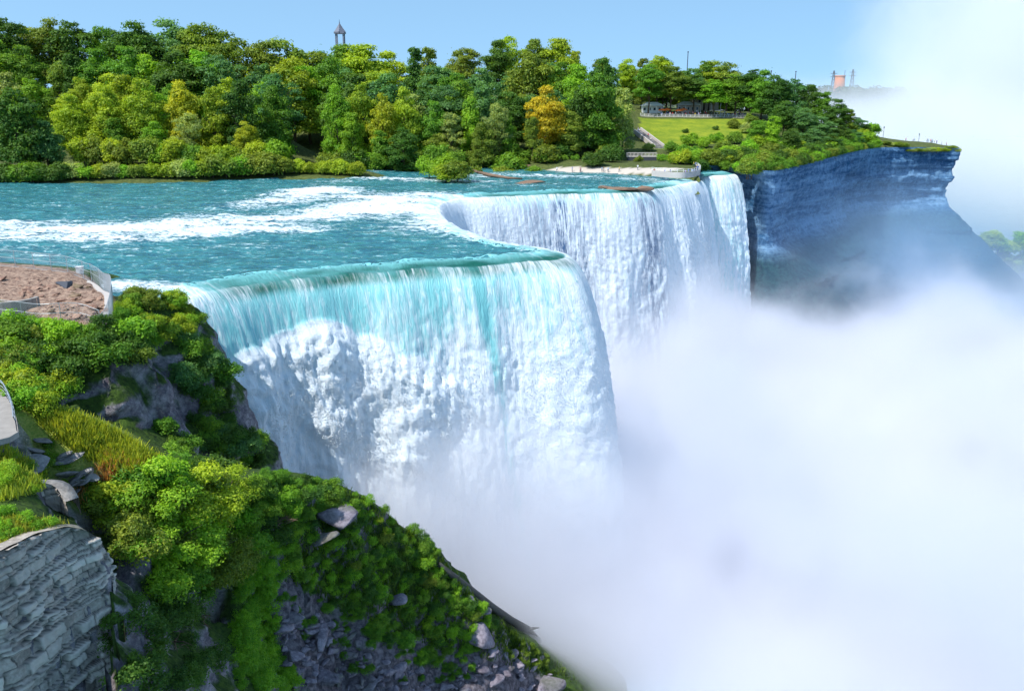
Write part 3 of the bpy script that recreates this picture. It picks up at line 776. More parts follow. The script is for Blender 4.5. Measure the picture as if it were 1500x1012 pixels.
for kind, nvar, nleaf, size in (('broad', 4, 14500, 0.33), ('tall', 3, 9000, 0.31), ('airy', 3, 9500, 0.31), ('shrub', 3, 5200, 0.23), ('thicket', 3, 15000, 0.105), ('bush', 4, 3400, 0.095)):
    for v in range(nvar):
        rng = np.random.RandomState(100 + 13 * v + len(kind) * 7)
        cm = crown(kind + '_crown', tree_clumps(kind, rng), nleaf, size, 500 + v * 3 + len(kind))
        tm = {'broad': lambda: trunk_mesh('trunk', 14, 0.42, rng, 6, 5), 'tall': lambda: trunk_mesh('trunk', 15, 0.34, rng, 6, 2.4, .2), 'airy': lambda: trunk_mesh('trunk', 15, 0.36, rng, 8, 5),
              'thicket': lambda: trunk_mesh('stem', 3.2, 0.10, rng, 9, 2.2, .1), 'shrub': lambda: trunk_mesh('stem', 2.6, 0.12, rng, 6, 1.8, .1), 'bush': lambda: trunk_mesh('stem', 1.0, 0.035, rng, 5, 0.7, .1)}[kind]()
        PROTO[kind, v] = (cm, tm)
NVAR = {'broad': 4, 'tall': 3, 'airy': 3, 'shrub': 3, 'thicket': 3, 'bush': 4}
HEIGHT = {'broad': 20.0, 'tall': 20.0, 'airy': 20.5, 'shrub': 5.2, 'thicket': 5.2, 'bush': 2.3}
WIDTH = {'broad': 14.5, 'tall': 8.8, 'airy': 14.0, 'shrub': 6.4, 'thicket': 6.4, 'bush': 3.0}
VEG = []       # (root, base label, order px) : labels are made unique at the end
_vr = random.Random(5)
def plant(kind, name, loc, h, col, label, cat, group, w=None, order=0.0, tilt=(0, 0)):
    v = _vr.randrange(NVAR[kind]); cm, tm = PROTO[kind, v]
    sz = h / HEIGHT[kind]; sx = (w / WIDTH[kind]) if w else sz
    root = empty(name, loc, label, cat, group, _vr.uniform(0, 6.28))
    root.scale = (sx, sx, sz)
    if tilt != (0, 0): root.rotation_euler = (tilt[0], tilt[1], root.rotation_euler[2])
    tr = link('trunk' if kind in ('broad', 'tall', 'airy') else 'stem', tm, root)
    cr = link('crown' if kind in ('broad', 'tall', 'airy') else 'foliage', cm, root)
    k = _vr.uniform(0.85, 1.18)
    cr.color = (col[0] * k, col[1] * k, col[2] * k, 1)
    VEG.append((root, label, order)); return root

COLS = {'yellow-green': (0.175, 0.245, 0.018), 'golden': (0.215, 0.25, 0.018), 'bright green': (0.125, 0.245, 0.018), 'dark green': (0.042, 0.098, 0.016),
        'blue-green': (0.062, 0.150, 0.055), 'olive green': (0.108, 0.158, 0.022), 'mid green': (0.080, 0.170, 0.018), 'pale grey-green': (0.19, 0.25, 0.085), 'orange-tinted': (0.28, 0.24, 0.016)}
COLS = {k: tuple(c * 1.72 + 0.006 for c in v) for k, v in COLS.items()}

# ------------------------------------------------------------------ the wood on the island
def interp_prof(prof, x):
    return float(np.interp(x, [p[0] for p in prof], [p[1] for p in prof]))
sky_prof = [(-40, 25), (0, 27), (30, 30), (60, 38), (100, 38), (140, 34), (200, 40), (250, 36), (290, 46), (340, 58), (400, 68), (450, 68), (495, 72), (540, 76), (600, 78), (640, 76), (700, 62), (760, 54), (800, 52), (830, 76), (880, 86), (930, 84), (975, 82), (1010, 92), (1060, 92), (1100, 102)]
def zone(px):
    for lim, t in ((90, "at the wood's left end"), (210, 'above the long shore thicket'), (330, 'behind the long shore thicket'), (440, 'beside the little white rapids'), (560, 'below the lantern tower'),
                   (690, 'behind the shrub islet'), (790, 'beside the orange-tinted tree'), (900, 'before the lawn'), (1100, 'around the crowded terrace'), (1400, 'along the gorge rim')):
        if px < lim: return t
G_TREE = 'trees of the island wood'
def forest_tree(px, ptop, Y, kind, colname, row, w=None):
    top = PY(px, ptop, Y); g = down_isl(top.x, Y)
    h = max(6.0, (top.z - g) * 1.03)
    shape = {'broad': 'broad', 'tall': 'slim', 'airy': 'loose'}[kind]
    lab = f"{colname} {shape} tree {row} {zone(px)}"
    ww = w if w else (h * WIDTH[kind] / HEIGHT[kind]) * (_vr.uniform(0.85, 1.1) if h > 15 else 1.05)
    return plant(kind, 'broadleaf_tree', (top.x, Y, g), h, COLS[colname], lab, 'tree', G_TREE, ww, px)
rf = random.Random(11)
def pick(ws): 
    r = rf.uniform(0, sum(w for _, w in ws))
    for n, w in ws:
        r -= w
        if r <= 0: return n
    return ws[-1][0]
mixA = [('olive green', 4), ('mid green', 3), ('yellow-green', 3), ('dark green', 3), ('blue-green', 1.5)]
for px in np.arange(-50, 1110, 31):                                      # skyline rank
    x = px + rf.uniform(-9, 9)
    if 700 < x < 1100: Y = 425
    else: Y = 398
    forest_tree(x, interp_prof(sky_prof, x) + rf.uniform(-7, 9), Y + rf.uniform(-10, 12), pick([('broad', 5), ('airy', 3), ('tall', 1)]), pick(mixA), 'on the skyline')
for px in np.arange(-45, 905, 29):                                       # third rank
    x = px + rf.uniform(-12, 12)
    forest_tree(x, interp_prof(sky_prof, x) * 0.62 + 52 + rf.uniform(-10, 16), 358 + rf.uniform(-9, 9), pick([('broad', 6), ('airy', 2), ('tall', 2)]), pick([('mid green', 4), ('olive green', 2), ('blue-green', 3), ('yellow-green', 2), ('bright green', 2), ('dark green', 2)]), 'high on the slope')
for px in np.arange(-30, 900, 31):                                       # second rank
    x = px + rf.uniform(-13, 13)
    if 425 < x < 480: continue
    cm = [('yellow-green', 6), ('bright green', 2), ('mid green', 1), ('golden', 1)] if 80 < x < 350 else [('mid green', 4), ('bright green', 3), ('dark green', 2), ('yellow-green', 2.5), ('blue-green', 2), ('pale grey-green', 1)]
    forest_tree(x, 120 + rf.uniform(-14, 22), 322 + rf.uniform(-7, 8), pick([('broad', 6), ('airy', 2), ('tall', 2)]), pick(cm), 'midway down the slope')
front = [(15, 130, 258, 'broad', 'dark green', 17), (-45, 140, 258, 'broad', 'dark green', 16), (62, 178, 259, 'broad', 'blue-green', 10), (40, 160, 262, 'broad', 'dark green', 12), (100, 140, 283, 'broad', 'yellow-green', 13), (150, 128, 284, 'broad', 'yellow-green', 14), (205, 118, 286, 'broad', 'yellow-green', 14), (262, 122, 288, 'broad', 'golden', 12),
         (308, 128, 290, 'broad', 'yellow-green', 11), (352, 122, 292, 'broad', 'dark green', 15), (398, 130, 300, 'broad', 'mid green', 12), (270, 165, 279, 'airy', 'pale grey-green', 10), (165, 175, 278, 'tall', 'mid green', 8), (225, 180, 276, 'broad', 'bright green', 9), (360, 180, 284, 'broad', 'golden', 8),
         (490, 128, 296, 'broad', 'bright green', 11), (528, 122, 300, 'broad', 'yellow-green', 13), (560, 138, 297, 'broad', 'golden', 11), (590, 130, 303, 'broad', 'yellow-green', 12), (590, 188, 288, 'broad', 'dark green', 13), (635, 150, 305, 'broad', 'mid green', 11), (660, 168, 302, 'airy', 'pale grey-green', 9),
         (690, 140, 308, 'tall', 'bright green', 9), (725, 150, 305, 'airy', 'pale grey-green', 11), (705, 182, 299, 'broad', 'olive green', 10), (745, 170, 306, 'tall', 'mid green', 8), (800, 128, 312, 'broad', 'orange-tinted', 15), (780, 165, 304, 'tall', 'olive green', 7), (850, 132, 318, 'broad', 'dark green', 14),
         (838, 165, 312, 'broad', 'olive green', 10), (880, 160, 322, 'broad', 'dark green', 10), (914, 132, 330, 'tall', 'pale grey-green', 10), (893, 178, 322, 'tall', 'olive green', 7), (845, 98, 345, 'broad', 'bright green', 16), (815, 100, 350, 'broad', 'mid green', 14), (885, 86, 352, 'broad', 'dark green', 15), (515, 168, 292, 'broad', 'bright green', 9), (640, 196, 296, 'broad', 'olive green', 10), (555, 190, 289, 'tall', 'mid green', 8)]
for px, pt, Y, kind, cn, w in front: forest_tree(px, pt, Y, kind, cn, 'near the water', w)
# trees shading the terrace
for px, pt, Y, cn in [(952, 98, 408, 'mid green'), (985, 100, 410, 'olive green'), (1018, 112, 412, 'dark green'), (1048, 118, 406, 'bright green'), (1080, 112, 408, 'mid green'), (1104, 104, 405, 'dark green'), (965, 84, 430, 'yellow-green'), (1035, 92, 432, 'mid green')]:
    tr_ = forest_tree(px, pt, Y, 'broad', cn, 'over the crowd', 16)
    for ch in tr_.children:
        if ch.name.startswith('crown'): ch.location.z = 5.0; ch.scale.z = 0.77
for px, pt, Y, kind, cn, w in [(1120, 104, 398, 'broad', 'mid green', 15), (1140, 112, 392, 'broad', 'dark green', 14), (1165, 116, 395, 'broad', 'blue-green', 14), (1188, 126, 392, 'broad', 'dark green', 13), (1208, 134, 388, 'tall', 'mid green', 10), (1226, 146, 385, 'broad', 'dark green', 12), (1243, 160, 385, 'tall', 'olive green', 9),
                           (1256, 172, 385, 'broad', 'blue-green', 10), (1268, 188, 384, 'tall', 'dark green', 7), (1150, 150, 360, 'broad', 'dark green', 13), (1178, 160, 355, 'broad', 'blue-green', 13), (1205, 172, 352, 'broad', 'blue-green', 12), (1230, 184, 355, 'broad', 'dark green', 11), (1250, 196, 362, 'broad', 'blue-green', 9), (1135, 172, 335, 'tall', 'bright green', 8),
                           (1192, 190, 330, 'broad', 'blue-green', 11), (1218, 202, 338, 'broad', 'dark green', 9), (1160, 190, 318, 'broad', 'dark green', 9), (1110, 178, 338, 'broad', 'mid green', 9)]:
    forest_tree(px, pt, Y, kind, cn, 'leaning out', w)
def shrub(px, py, Y, h, w, colname, where, name='shore_shrub', group='shrubs along the island shore'):
    p = PY(px, py, Y); g = down_isl(p.x, Y)
    return plant('shrub', name, (p.x, Y, g - 0.25), h, COLS[colname], f"{colname} rounded shrub {where}", 'shrub', group, w, px)
for px in np.arange(95, 535, 17):                                        # thicket on the waterline
    x = px + rf.uniform(-5, 5); 
    h = 6.8 if 280 < x < 430 else 4.6
    yb = float(np.interp(x, [95, 300, 440, 530], [266, 264, 259, 261]))
    p = P(x, yb, 0); hh = h * rf.uniform(0.85, 1.2)
    shrub(x, yb, p.y - 0.6, hh, hh * 1.35, pick([('olive green', 5), ('bright green', 2), ('pale grey-green', 2), ('yellow-green', 2)]), 'of the long thicket at the waterline')
for px in np.arange(-50, 100, 15):
    x = px + rf.uniform(-5, 5); p = P(x, 267, 0); hh = rf.uniform(4, 7)
    shrub(x, 267, p.y - 0.4, hh, hh * 1.3, pick([('dark green', 5), ('mid green', 2)]), 'under the dark trees at the waterline')
for i in range(110):
    x = rf.uniform(-45, 900); Y = rf.uniform(282, 345)
    if 420 < x < 485: continue
    p = PY(x, 230, Y); hh = rf.uniform(4, 8)
    plant('shrub', 'understory_shrub', (p.x, Y, down_isl(p.x, Y) - .3), hh, COLS[pick([('dark green', 3), ('mid green', 3), ('olive green', 2), ('bright green', 1)])], 'leafy shrub filling the gaps between the wood\'s trunks', 'shrub', 'understory shrubs of the wood', hh * 1.5, x)
for px in np.arange(120, 420, 24):
    x = px + rf.uniform(-8, 8); p = P(x, 262, 0); hh = 8.0 * rf.uniform(0.8, 1.2)
    shrub(x, 255, p.y + 10, hh, hh * 1.1, pick([('olive green', 3), ('bright green', 2), ('mid green', 3), ('yellow-green', 2)]), 'of the second row in the shore thicket')
for x, y, h, w, cn in [(630, 262, 7.0, 8.5, 'bright green'), (648, 264, 8.0, 9.5, 'bright green'), (672, 268, 6.0, 9, 'olive green'), (655, 268, 5.0, 8, 'yellow-green'), (638, 250, 9.0, 9, 'mid green'), (665, 255, 7.5, 8, 'mid green')]:
    p = P(x, y, 0)
    plant('shrub', 'islet_shrub', (p.x, p.y, 0.2), h, COLS[cn], f"{cn} shrub on the small islet amid the rapids", 'shrub', 'shrubs on the small islet', w, x)
for px in np.arange(560, 905, 19):
    x = px + rf.uniform(-6, 6); yb = float(np.interp(x, [560, 700, 760, 900], [243, 240, 242, 241])); p = P(x, yb, 1)
    hh = rf.uniform(3, 5.5) if x < 760 else rf.uniform(2.2, 3.4)
    shrub(x, yb, p.y + 4, hh, hh * 1.3, pick([('olive green', 2), ('dark green', 3), ('mid green', 3), ('yellow-green', 1.5 if x > 760 else .4)]), 'under the trees beside the channel')
for px in np.arange(785, 1005, 10):                                      # low hedge on the brink
    x = px + rf.uniform(-3, 3); yb = float(np.interp(x, [780, 880, 1000], [249, 253, 259])); p = P(x, yb, 0.8)
    shrub(x, yb, p.y + 1.6, rf.uniform(1.5, 2.4), rf.uniform(3.2, 4.6), pick([('olive green', 3), ('yellow-green', 3), ('mid green', 2)]), 'in the low verge at the brink')
for (x, y, Y, h) in [(950, 218, 338, 3.5), (985, 222, 335, 5), (1005, 228, 322, 5.5), (1010, 206, 352, 5.5), (1030, 212, 345, 4.5), (1035, 235, 308, 4.5), (1050, 205, 355, 4.5), (1060, 222, 330, 5.5), (1075, 208, 350, 5), (1080, 238, 302, 4.5), (1095, 225, 322, 6),
                     (1095, 195, 372, 5), (1110, 215, 335, 6), (1115, 240, 298, 4.5), (1130, 230, 310, 6), (1140, 244, 292, 4), (1150, 225, 318, 6), (1085, 252, 281, 3.2), (1100, 250, 283, 3), (1062, 247, 288, 3.5), (1045, 247, 290, 3), (1128, 252, 281, 2.6), (1075, 190, 382, 4.5), (1100, 182, 390, 5), (1120, 195, 372, 6), (1160, 244, 290, 3.6), (1022, 222, 328, 4), (970, 234, 312, 3), (935, 240, 305, 2.6)]:
    shrub(x, y, Y, h, h * 1.35, pick([('bright green', 4), ('olive green', 2), ('yellow-green', 2), ('mid green', 3), ('pale grey-green', .6)]), 'on the bank below the lawn', 'bank_shrub', 'shrubs on the bank below the lawn')
for i in range(70):
    x = rf.uniform(985, 1275); f = rf.uniform(0.02, 0.9); yb = float(np.interp(x, [985, 1040, 1100, 1160, 1220, 1280], [250, 250, 253, 246, 232, 218])); yt = float(np.interp(x, [985, 1040, 1100, 1160, 1220, 1280], [226, 215, 190, 190, 200, 212]))
    p = P(x, yb, 1.5); Y = p.y + 3 + f * 60; h = rf.uniform(3.5, 6.5)
    if x < 1080 and Y < 285: continue
    px_ = PY(x, 230, Y).x
    plant('shrub', 'bank_shrub', (px_, Y, down_isl(px_, Y) - .3), h, COLS[pick([('bright green', 3), ('olive green', 2), ('mid green', 3), ('dark green', 3), ('yellow-green', 1)])], 'leafy shrub on the bank between the lawn and the gorge rim', 'shrub', 'shrubs filling the bank by the rim', h * 1.4, x)
for x, y, Y in [(920, 196, 368), (1004, 193, 376), (1048, 191, 380)]:
    shrub(x, y, Y, 2.0, 3.2, 'dark green', 'standing alone on the sunny lawn', 'lawn_shrub', 'shrubs on the lawn')
for px in np.arange(1282, 1404, 7):                                      # rim of the bare plateau
    p = P(px, 217, 1.6)
    shrub(px, 217, min(p.y + 2, EC[:, 1].max()), rf.uniform(1.4, 2.4), rf.uniform(3.5, 5.5), pick([('olive green', 3), ('pale grey-green', 2), ('yellow-green', 1)]), 'on the rim of the bare plateau', 'rim_shrub', 'shrubs on the plateau rim')
for px, pt, cn in [(930, 100, 'dark green'), (955, 96, 'mid green'), (978, 102, 'dark green'), (1002, 98, 'olive green'), (1026, 104, 'dark green'), (1050, 102, 'mid green'), (1074, 108, 'dark green'), (1096, 110, 'mid green'), (1118, 112, 'dark green')]:
    forest_tree(px, pt + 8, 462, 'broad', cn, 'closing the view behind', 17)
ecp = np.array([proj(q)[0] for q in EC]); tge = np.gradient(EC[:, :2], axis=0); tge /= np.linalg.norm(tge, axis=1)[:, None]
for i in range(8, len(EC), 2):
    if not (1086 < ecp[i] < 1286) or EC[i, 1] > 420: continue
    for back, hh in ((rf.uniform(.3, 1.6), rf.uniform(2.4, 4.2)), (rf.uniform(4, 8), rf.uniform(3.5, 6.0))):
        x, y = EC[i, 0] - tge[i, 1] * back, EC[i, 1] + tge[i, 0] * back
        plant('shrub', 'rim_shrub', (x, y, EC[i, 2] - .5), hh, COLS[pick([('bright green', 2), ('olive green', 2), ('mid green', 4), ('dark green', 3)])], 'leafy shrub overhanging the edge of the blue gorge wall', 'shrub', 'shrubs overhanging the gorge wall', hh * 1.35, ecp[i])
# bushes on the talus below the far cliff
for px, py in [(1446, 352), (1462, 360), (1480, 362), (1495, 358), (1470, 376), (1490, 380), (1508, 372), (1452, 345), (1500, 350), (1485, 392)]:
    d = ray(px, py).normalized(); h = cliff_bvh.ray_cast(Vector((0, 0, CAMZ)), d)
    if h[0] is None: p = PY(px, py + 8, 392)
    else: p = h[0]
    plant('shrub', 'talus_shrub', tuple(p - Vector((0, 0, 0.8))), rf.uniform(5, 7.5), COLS[pick([('bright green', 3), ('yellow-green', 2)])], 'sunlit green shrub at the foot of the far talus', 'shrub', 'shrubs at the foot of the far talus', rf.uniform(9, 12), px)
rr = random.Random(4)
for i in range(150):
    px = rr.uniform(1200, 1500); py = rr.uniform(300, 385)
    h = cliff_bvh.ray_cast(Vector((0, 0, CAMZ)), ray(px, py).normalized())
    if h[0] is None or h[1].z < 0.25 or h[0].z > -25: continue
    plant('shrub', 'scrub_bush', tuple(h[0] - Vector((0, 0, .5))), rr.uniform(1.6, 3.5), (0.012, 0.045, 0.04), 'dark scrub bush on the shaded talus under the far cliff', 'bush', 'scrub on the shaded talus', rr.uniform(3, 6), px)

# ------------------------------------------------------------------ vegetation on the near bluff
rb = random.Random(21)
def bush(px, py, h, w, colname, where, up=0.0, name='bluff_bush', group='bushes on the near bluff', kind='bush', sink=0.3, colr=None):
    p, n = on_near(px, py)
    if p is None: return None
    q = p - Vector((0, 0, sink)) + Vector((0, 0, up))
    return plant(kind, name, tuple(q), h, colr or COLS[colname], f"{colname} bush {where}", 'bush', group, w, px + py * 0.01)
def mass(name, poly, n, hr, cols, ratio=1.35, sink=0.3, frac=0.6):
    poly = np.array(poly, dtype=float); lo = poly.min(0); hi = poly.max(0); k = 0; tries = 0; VV = []; TT = []; rng = np.random.RandomState(n)
    while k < n and tries < n * 40:
        tries += 1
        x = rb.uniform(lo[0], hi[0]); y = rb.uniform(lo[1], hi[1])
        if not inside(np.array([[x, y]]), poly)[0]: continue
        p, nn = on_near(x, y)
        if p is None: continue
        me = PROTO['bush', rb.randrange(4)][0]; co = np.empty(len(me.vertices) * 3, dtype=np.float32); me.vertices.foreach_get('co', co); co = co.reshape(-1, 4, 3)
        ti = np.empty(len(me.vertices), dtype=np.float32); me.attributes['tint'].data.foreach_get('value', ti); ti = ti.reshape(-1, 4)
        sel = rng.rand(len(co)) < frac; co = co[sel]; ti = ti[sel]
        h = rb.uniform(*hr); a = rb.uniform(0, 6.28); sx = h * ratio / 3.0; ca, sa = math.cos(a), math.sin(a)
        c = co.copy(); c[..., 0] = (co[..., 0] * ca - co[..., 1] * sa) * sx; c[..., 1] = (co[..., 0] * sa + co[..., 1] * ca) * sx; c[..., 2] = co[..., 2] * h / 2.3
        VV.append((c + np.array([p.x, p.y, p.z - sink])).reshape(-1, 3)); TT.append(np.clip(ti + rng.uniform(-.25, .25), 0, 1).ravel()); k += 1
    V = np.concatenate(VV); o = link(name, mesh_np(name, V, np.arange(len(V)).reshape(-1, 4), M['leaf'], False, {'tint': np.concatenate(TT)}), kind='stuff')
    o.color = (*COLS[cols], 1); return o
def scatter(poly, n, hr, cols, where, ratio=1.3, **kw):
    poly = np.array(poly, dtype=float); lo = poly.min(0); hi = poly.max(0); k = 0; tries = 0
    while k < n and tries < n * 40:
        tries += 1
        x = rb.uniform(lo[0], hi[0]); y = rb.uniform(lo[1], hi[1])
        if not inside(np.array([[x, y]]), poly)[0]: continue
        h = rb.uniform(*hr); cn = pick(cols)
        if bush(x, y, h, h * ratio * rb.uniform(0.85, 1.2), cn, where, **kw): k += 1
scatter([(0, 482), (90, 492), (150, 486), (215, 480), (230, 520), (150, 545), (100, 560), (60, 560), (0, 560)], 48, (2.0, 3.6), [('mid green', 4), ('dark green', 3), ('bright green', 2), ('olive green', 2)], 'on the slope below the fenced terrace')
scatter([(0, 475), (100, 485), (160, 488), (160, 500), (0, 500)], 14, (1.5, 2.4), [('yellow-green', 3), ('bright green', 3)], 'along the foot of the terrace fence')
scatter([(170, 432), (230, 436), (300, 445), (298, 475), (240, 505), (180, 480)], 34, (1.3, 2.4), [('yellow-green', 4), ('olive green', 2), ('bright green', 2), ('mid green', 2)], 'on top of the headland beside the brink')
scatter([(255, 480), (305, 480), (335, 550), (330, 600), (375, 650), (376, 695), (310, 690), (285, 640), (262, 560)], 62, (1.6, 3.2), [('dark green', 6), ('mid green', 3), ('blue-green', 2)], 'hanging on the shaded headland cliff', sink=0.9)
scatter([(0, 545), (60, 560), (95, 580), (85, 606), (30, 604), (0, 590)], 16, (2.0, 3.2), [('yellow-green', 4), ('bright green', 2)], 'above the paved walkway')
scatter([(235, 600), (290, 650), (300, 700), (250, 690)], 12, (1.4, 2.4), [('dark green', 4), ('mid green', 2)], 'in the shaded cleft beside the headland', sink=0.6)
scatter([(150, 715), (240, 700), (330, 715), (380, 745), (385, 800), (340, 860), (260, 840), (190, 810), (150, 760)], 46, (2.2, 3.6), [('olive green', 3), ('bright green', 3), ('yellow-green', 2), ('mid green', 2)], 'of the big sunlit clump above the ravine', sink=0.5)
scatter([(185, 790), (280, 820), (350, 850), (330, 905), (240, 890)], 18, (2.0, 3.0), [('bright green', 2), ('mid green', 3), ('olive green', 1)], 'overhanging the dark ravine', sink=0.2)
scatter([(380, 705), (460, 705), (500, 712), (490, 740), (420, 800), (385, 790)], 34, (1.0, 2.2), [('dark green', 3), ('mid green', 4), ('bright green', 1)], 'at the top of the steep talus', sink=0.4)
TAL = [(410, 712), (520, 722), (580, 760), (645, 812), (690, 878), (730, 925), (700, 950), (660, 985), (600, 985), (560, 945), (500, 890), (420, 850)]
mass('ridge_weeds', [(60, 628), (110, 628), (170, 650), (225, 675), (230, 700), (150, 690), (90, 650)], 30, (0.4, 0.9), 'yellow-green', sink=0.15)
mass('slab_weeds', [(60, 640), (130, 700), (170, 730), (120, 735), (60, 700)], 14, (0.6, 1.3), 'mid green', sink=0.2)
mass('wall_top_weeds', [(0, 745), (40, 760), (90, 765), (40, 785), (0, 800)], 14, (0.5, 1.0), 'bright green', sink=0.15)
mass('verge_weeds', [(0, 650), (55, 690), (60, 720), (0, 740)], 14, (0.7, 1.3), 'bright green', sink=0.15)
mass('shoulder_weeds', [(330, 690), (385, 692), (470, 700), (500, 708), (480, 725), (380, 715)], 34, (0.6, 1.2), 'mid green', sink=.2)
mass('ravine_undergrowth', [(150, 860), (300, 900), (330, 1010), (160, 1010)], 26, (1.4, 2.4), 'dark green', sink=0.5)
mass('mossy_undergrowth', [(345, 800), (425, 800), (400, 880), (405, 930), (440, 1010), (345, 1010)], 170, (0.9, 1.7), 'bright green', sink=0.4)
mass('talus_undergrowth', TAL, 130, (0.6, 1.5), 'mid green')
mass('talus_ferns', TAL, 150, (0.6, 1.5), 'bright green')
mass('scree_bushes', [(400, 840), (480, 860), (560, 930), (660, 960), (720, 985), (640, 1005), (520, 985), (430, 930)], 75, (0.5, 1.2), 'mid green', sink=.2)
mass('talus_brambles', TAL, 70, (0.7, 1.7), 'dark green')
scatter(TAL, 46, (1.0, 1.9), [('mid green', 3), ('bright green', 3), ('olive green', 1)], 'rising from the shaded green talus', sink=.2)
mass('crest_weeds', [(545, 760), (600, 780), (642, 808), (640, 822), (580, 790)], 14, (0.5, 1.0), 'yellow-green', sink=0.2)
mass('talus_foot_moss', [(690, 920), (780, 945), (860, 1005), (800, 985), (720, 950)], 40, (0.4, 0.9), 'olive green', sink=0.2)
for px, py, h, w, cn in [(225, 745, 6.0, 8.0, 'bright green'), (290, 765, 6.5, 8.5, 'yellow-green'), (335, 735, 5.0, 6.5, 'yellow-green'), (255, 820, 6.0, 8.0, 'bright green'), (195, 760, 4.5, 6.0, 'olive green'), (320, 830, 5.5, 7.0, 'olive green'), (370, 745, 4.0, 5.5, 'mid green')]:
    bush(px, py, h, w, cn, 'of the big sunlit thicket above the dark ravine', sink=1.2, name='large_bush', group='large bushes above the ravine', kind='thicket')
for px, py in [(78, 622), (84, 626), (90, 628), (225, 480), (205, 470), (150, 480), (240, 500), (170, 465)]:
    bush(px, py, 0.7, 0.9, 'orange-tinted', 'in flower on the near bluff', sink=0.1, name='flowering_bush', group='orange flowering bushes')

# short grass and weeds: one mass that nobody could count
def grass_patch(name, poly, n, hr, tint, lab, width=0.05):
    poly = np.array(poly, dtype=float); lo = poly.min(0); hi = poly.max(0); rng = np.random.RandomState(len(name) + n)
    V = []; ti = []; cnt = 0; tr = 0
    while cnt < n and tr < n * 4:
        tr += 1
        x = rng.uniform(lo[0], hi[0]); y = rng.uniform(lo[1], hi[1])
        if not inside(np.array([[x, y]]), poly)[0]: continue
        p, nn = on_near(x, y)
        if p is None: continue
        for k in range(6):
            a = rng.uniform(0, 6.28); h = rng.uniform(*hr); b = Vector((math.cos(a), math.sin(a), 0)); o = p + Vector((rng.normal() * .22, rng.normal() * .22, -0.06))
            tip = o + Vector((rng.normal() * .3 * h, rng.normal() * .3 * h, h)); w = b * width
            V += [o - w, o + w, tip + w * 0.25, tip - w * 0.25]; ti += [rng.uniform(0, 1)] * 4
        cnt += 1
    F = np.arange(len(V)).reshape(-1, 4)
    o = link(name, mesh_np(name, np.array([tuple(v) for v in V]), F, M['leaf'], False, {'tint': ti}), kind='stuff')
    o.color = (*tint, 1); return o
grass_patch('ridge_grass', [(45, 600), (100, 606), (165, 632), (245, 682), (225, 705), (150, 680), (85, 640)], 2300, (0.35, 0.85), (0.42, 0.46, 0.06), '')
grass_patch('dry_grass', [(150, 662), (235, 690), (240, 715), (165, 705), (100, 720), (100, 735), (140, 735)], 420, (0.3, 0.8), (0.55, 0.32, 0.14), '')
grass_patch('walkway_grass', [(0, 655), (62, 690), (62, 715), (0, 735)], 700, (0.3, 0.6), (0.36, 0.46, 0.07), '')
grass_patch('wall_grass', [(0, 760), (60, 765), (100, 772), (50, 785), (0, 803)], 500, (0.25, 0.5), (0.38, 0.42, 0.08), '')
grass_patch('talus_grass', [(400, 705), (500, 712), (580, 765), (645, 815), (700, 885), (850, 1000), (760, 975), (640, 950), (520, 900), (420, 850)], 2600, (0.3, 0.75), (0.06, 0.13, 0.015), '', 0.06)

# ------------------------------------------------------------------ mist (real volumes)
def box_mesh(name, lo, hi, mat):
    mb = MB(); mb.box([(a + b) / 2 for a, b in zip(lo, hi)], [b - a for a, b in zip(lo, hi)]); return mb.mesh(name, mat)
def mist_gorge_mat():
    t = NT('gorge_mist'); p = t.pos()
    x, y, z = t.n('ShaderNodeSeparateXYZ', {0: p}).outputs
    n1 = t.noise(t.scaled(p, (1, 1, 1.0)), 0.028, 2.0, 0.5, 0.6)
    n2 = t.noise(p, 0.10, 4.0, 0.62, 0.3)
    # top of the mist: higher against the near sheet of water, lower over the open river
    a = t.math('ADD', t.math('MULTIPLY', x, -0.35), y); fd = t.math('ABSOLUTE', t.math('SUBTRACT', a, 121.0))
    hump = t.math('MULTIPLY', t.ramp(fd, 0, 34, 1, 0), t.ramp(x, 20, 50, 1, 0))
    far = t.math('MULTIPLY', t.ramp(x, 60, 200), t.ramp(y, 200, 320))
    top = t.math('ADD', t.math('ADD', -33.0, t.math('MULTIPLY', t.math('SUBTRACT', n1, 0.5), 68.0)), t.math('MULTIPLY', hump, 13.0))
    top = t.math('SUBTRACT', top, t.math('MULTIPLY', far, 27.0))
    h = t.math('ADD', t.math('SUBTRACT', top, z), t.math('MULTIPLY', t.math('SUBTRACT', n2, 0.5), 34.0))
    d = t.ramp(h, -17.0, 26.0)
    m = t.math('MAXIMUM', t.ramp(t.math('ADD', y, t.math('MULTIPLY', x, 0.25)), 99, 110), t.ramp(x, 12, 34))
    d = t.math('MULTIPLY', t.math('MULTIPLY', d, d), m)
    d = t.math('ADD', d, t.math('MULTIPLY', t.math('MULTIPLY', t.ramp(z, -38, -53), m), t.ramp(far, 0.0, 1.0, 0.9, 0.15)))
    d = t.math('MULTIPLY', d, 0.14)
    thin = t.math('MULTIPLY', t.math('MULTIPLY', t.ramp(z, 2, -40), t.ramp(x, 50, 90)), t.math('MULTIPLY', t.ramp(y, 190, 260), t.ramp(n1, 0.25, 0.65, 0.5, 1.5)))
    d = t.math('ADD', d, t.math('MULTIPLY', thin, 0.0004))
    v = t.n('ShaderNodeVolumePrincipled', {'Color': (0.926, 0.928, 0.966, 1), 'Density': d, 'Anisotropy': 0.15})
    t.t.links.new(v.outputs[0], t.out.inputs['Volume']); return t.m
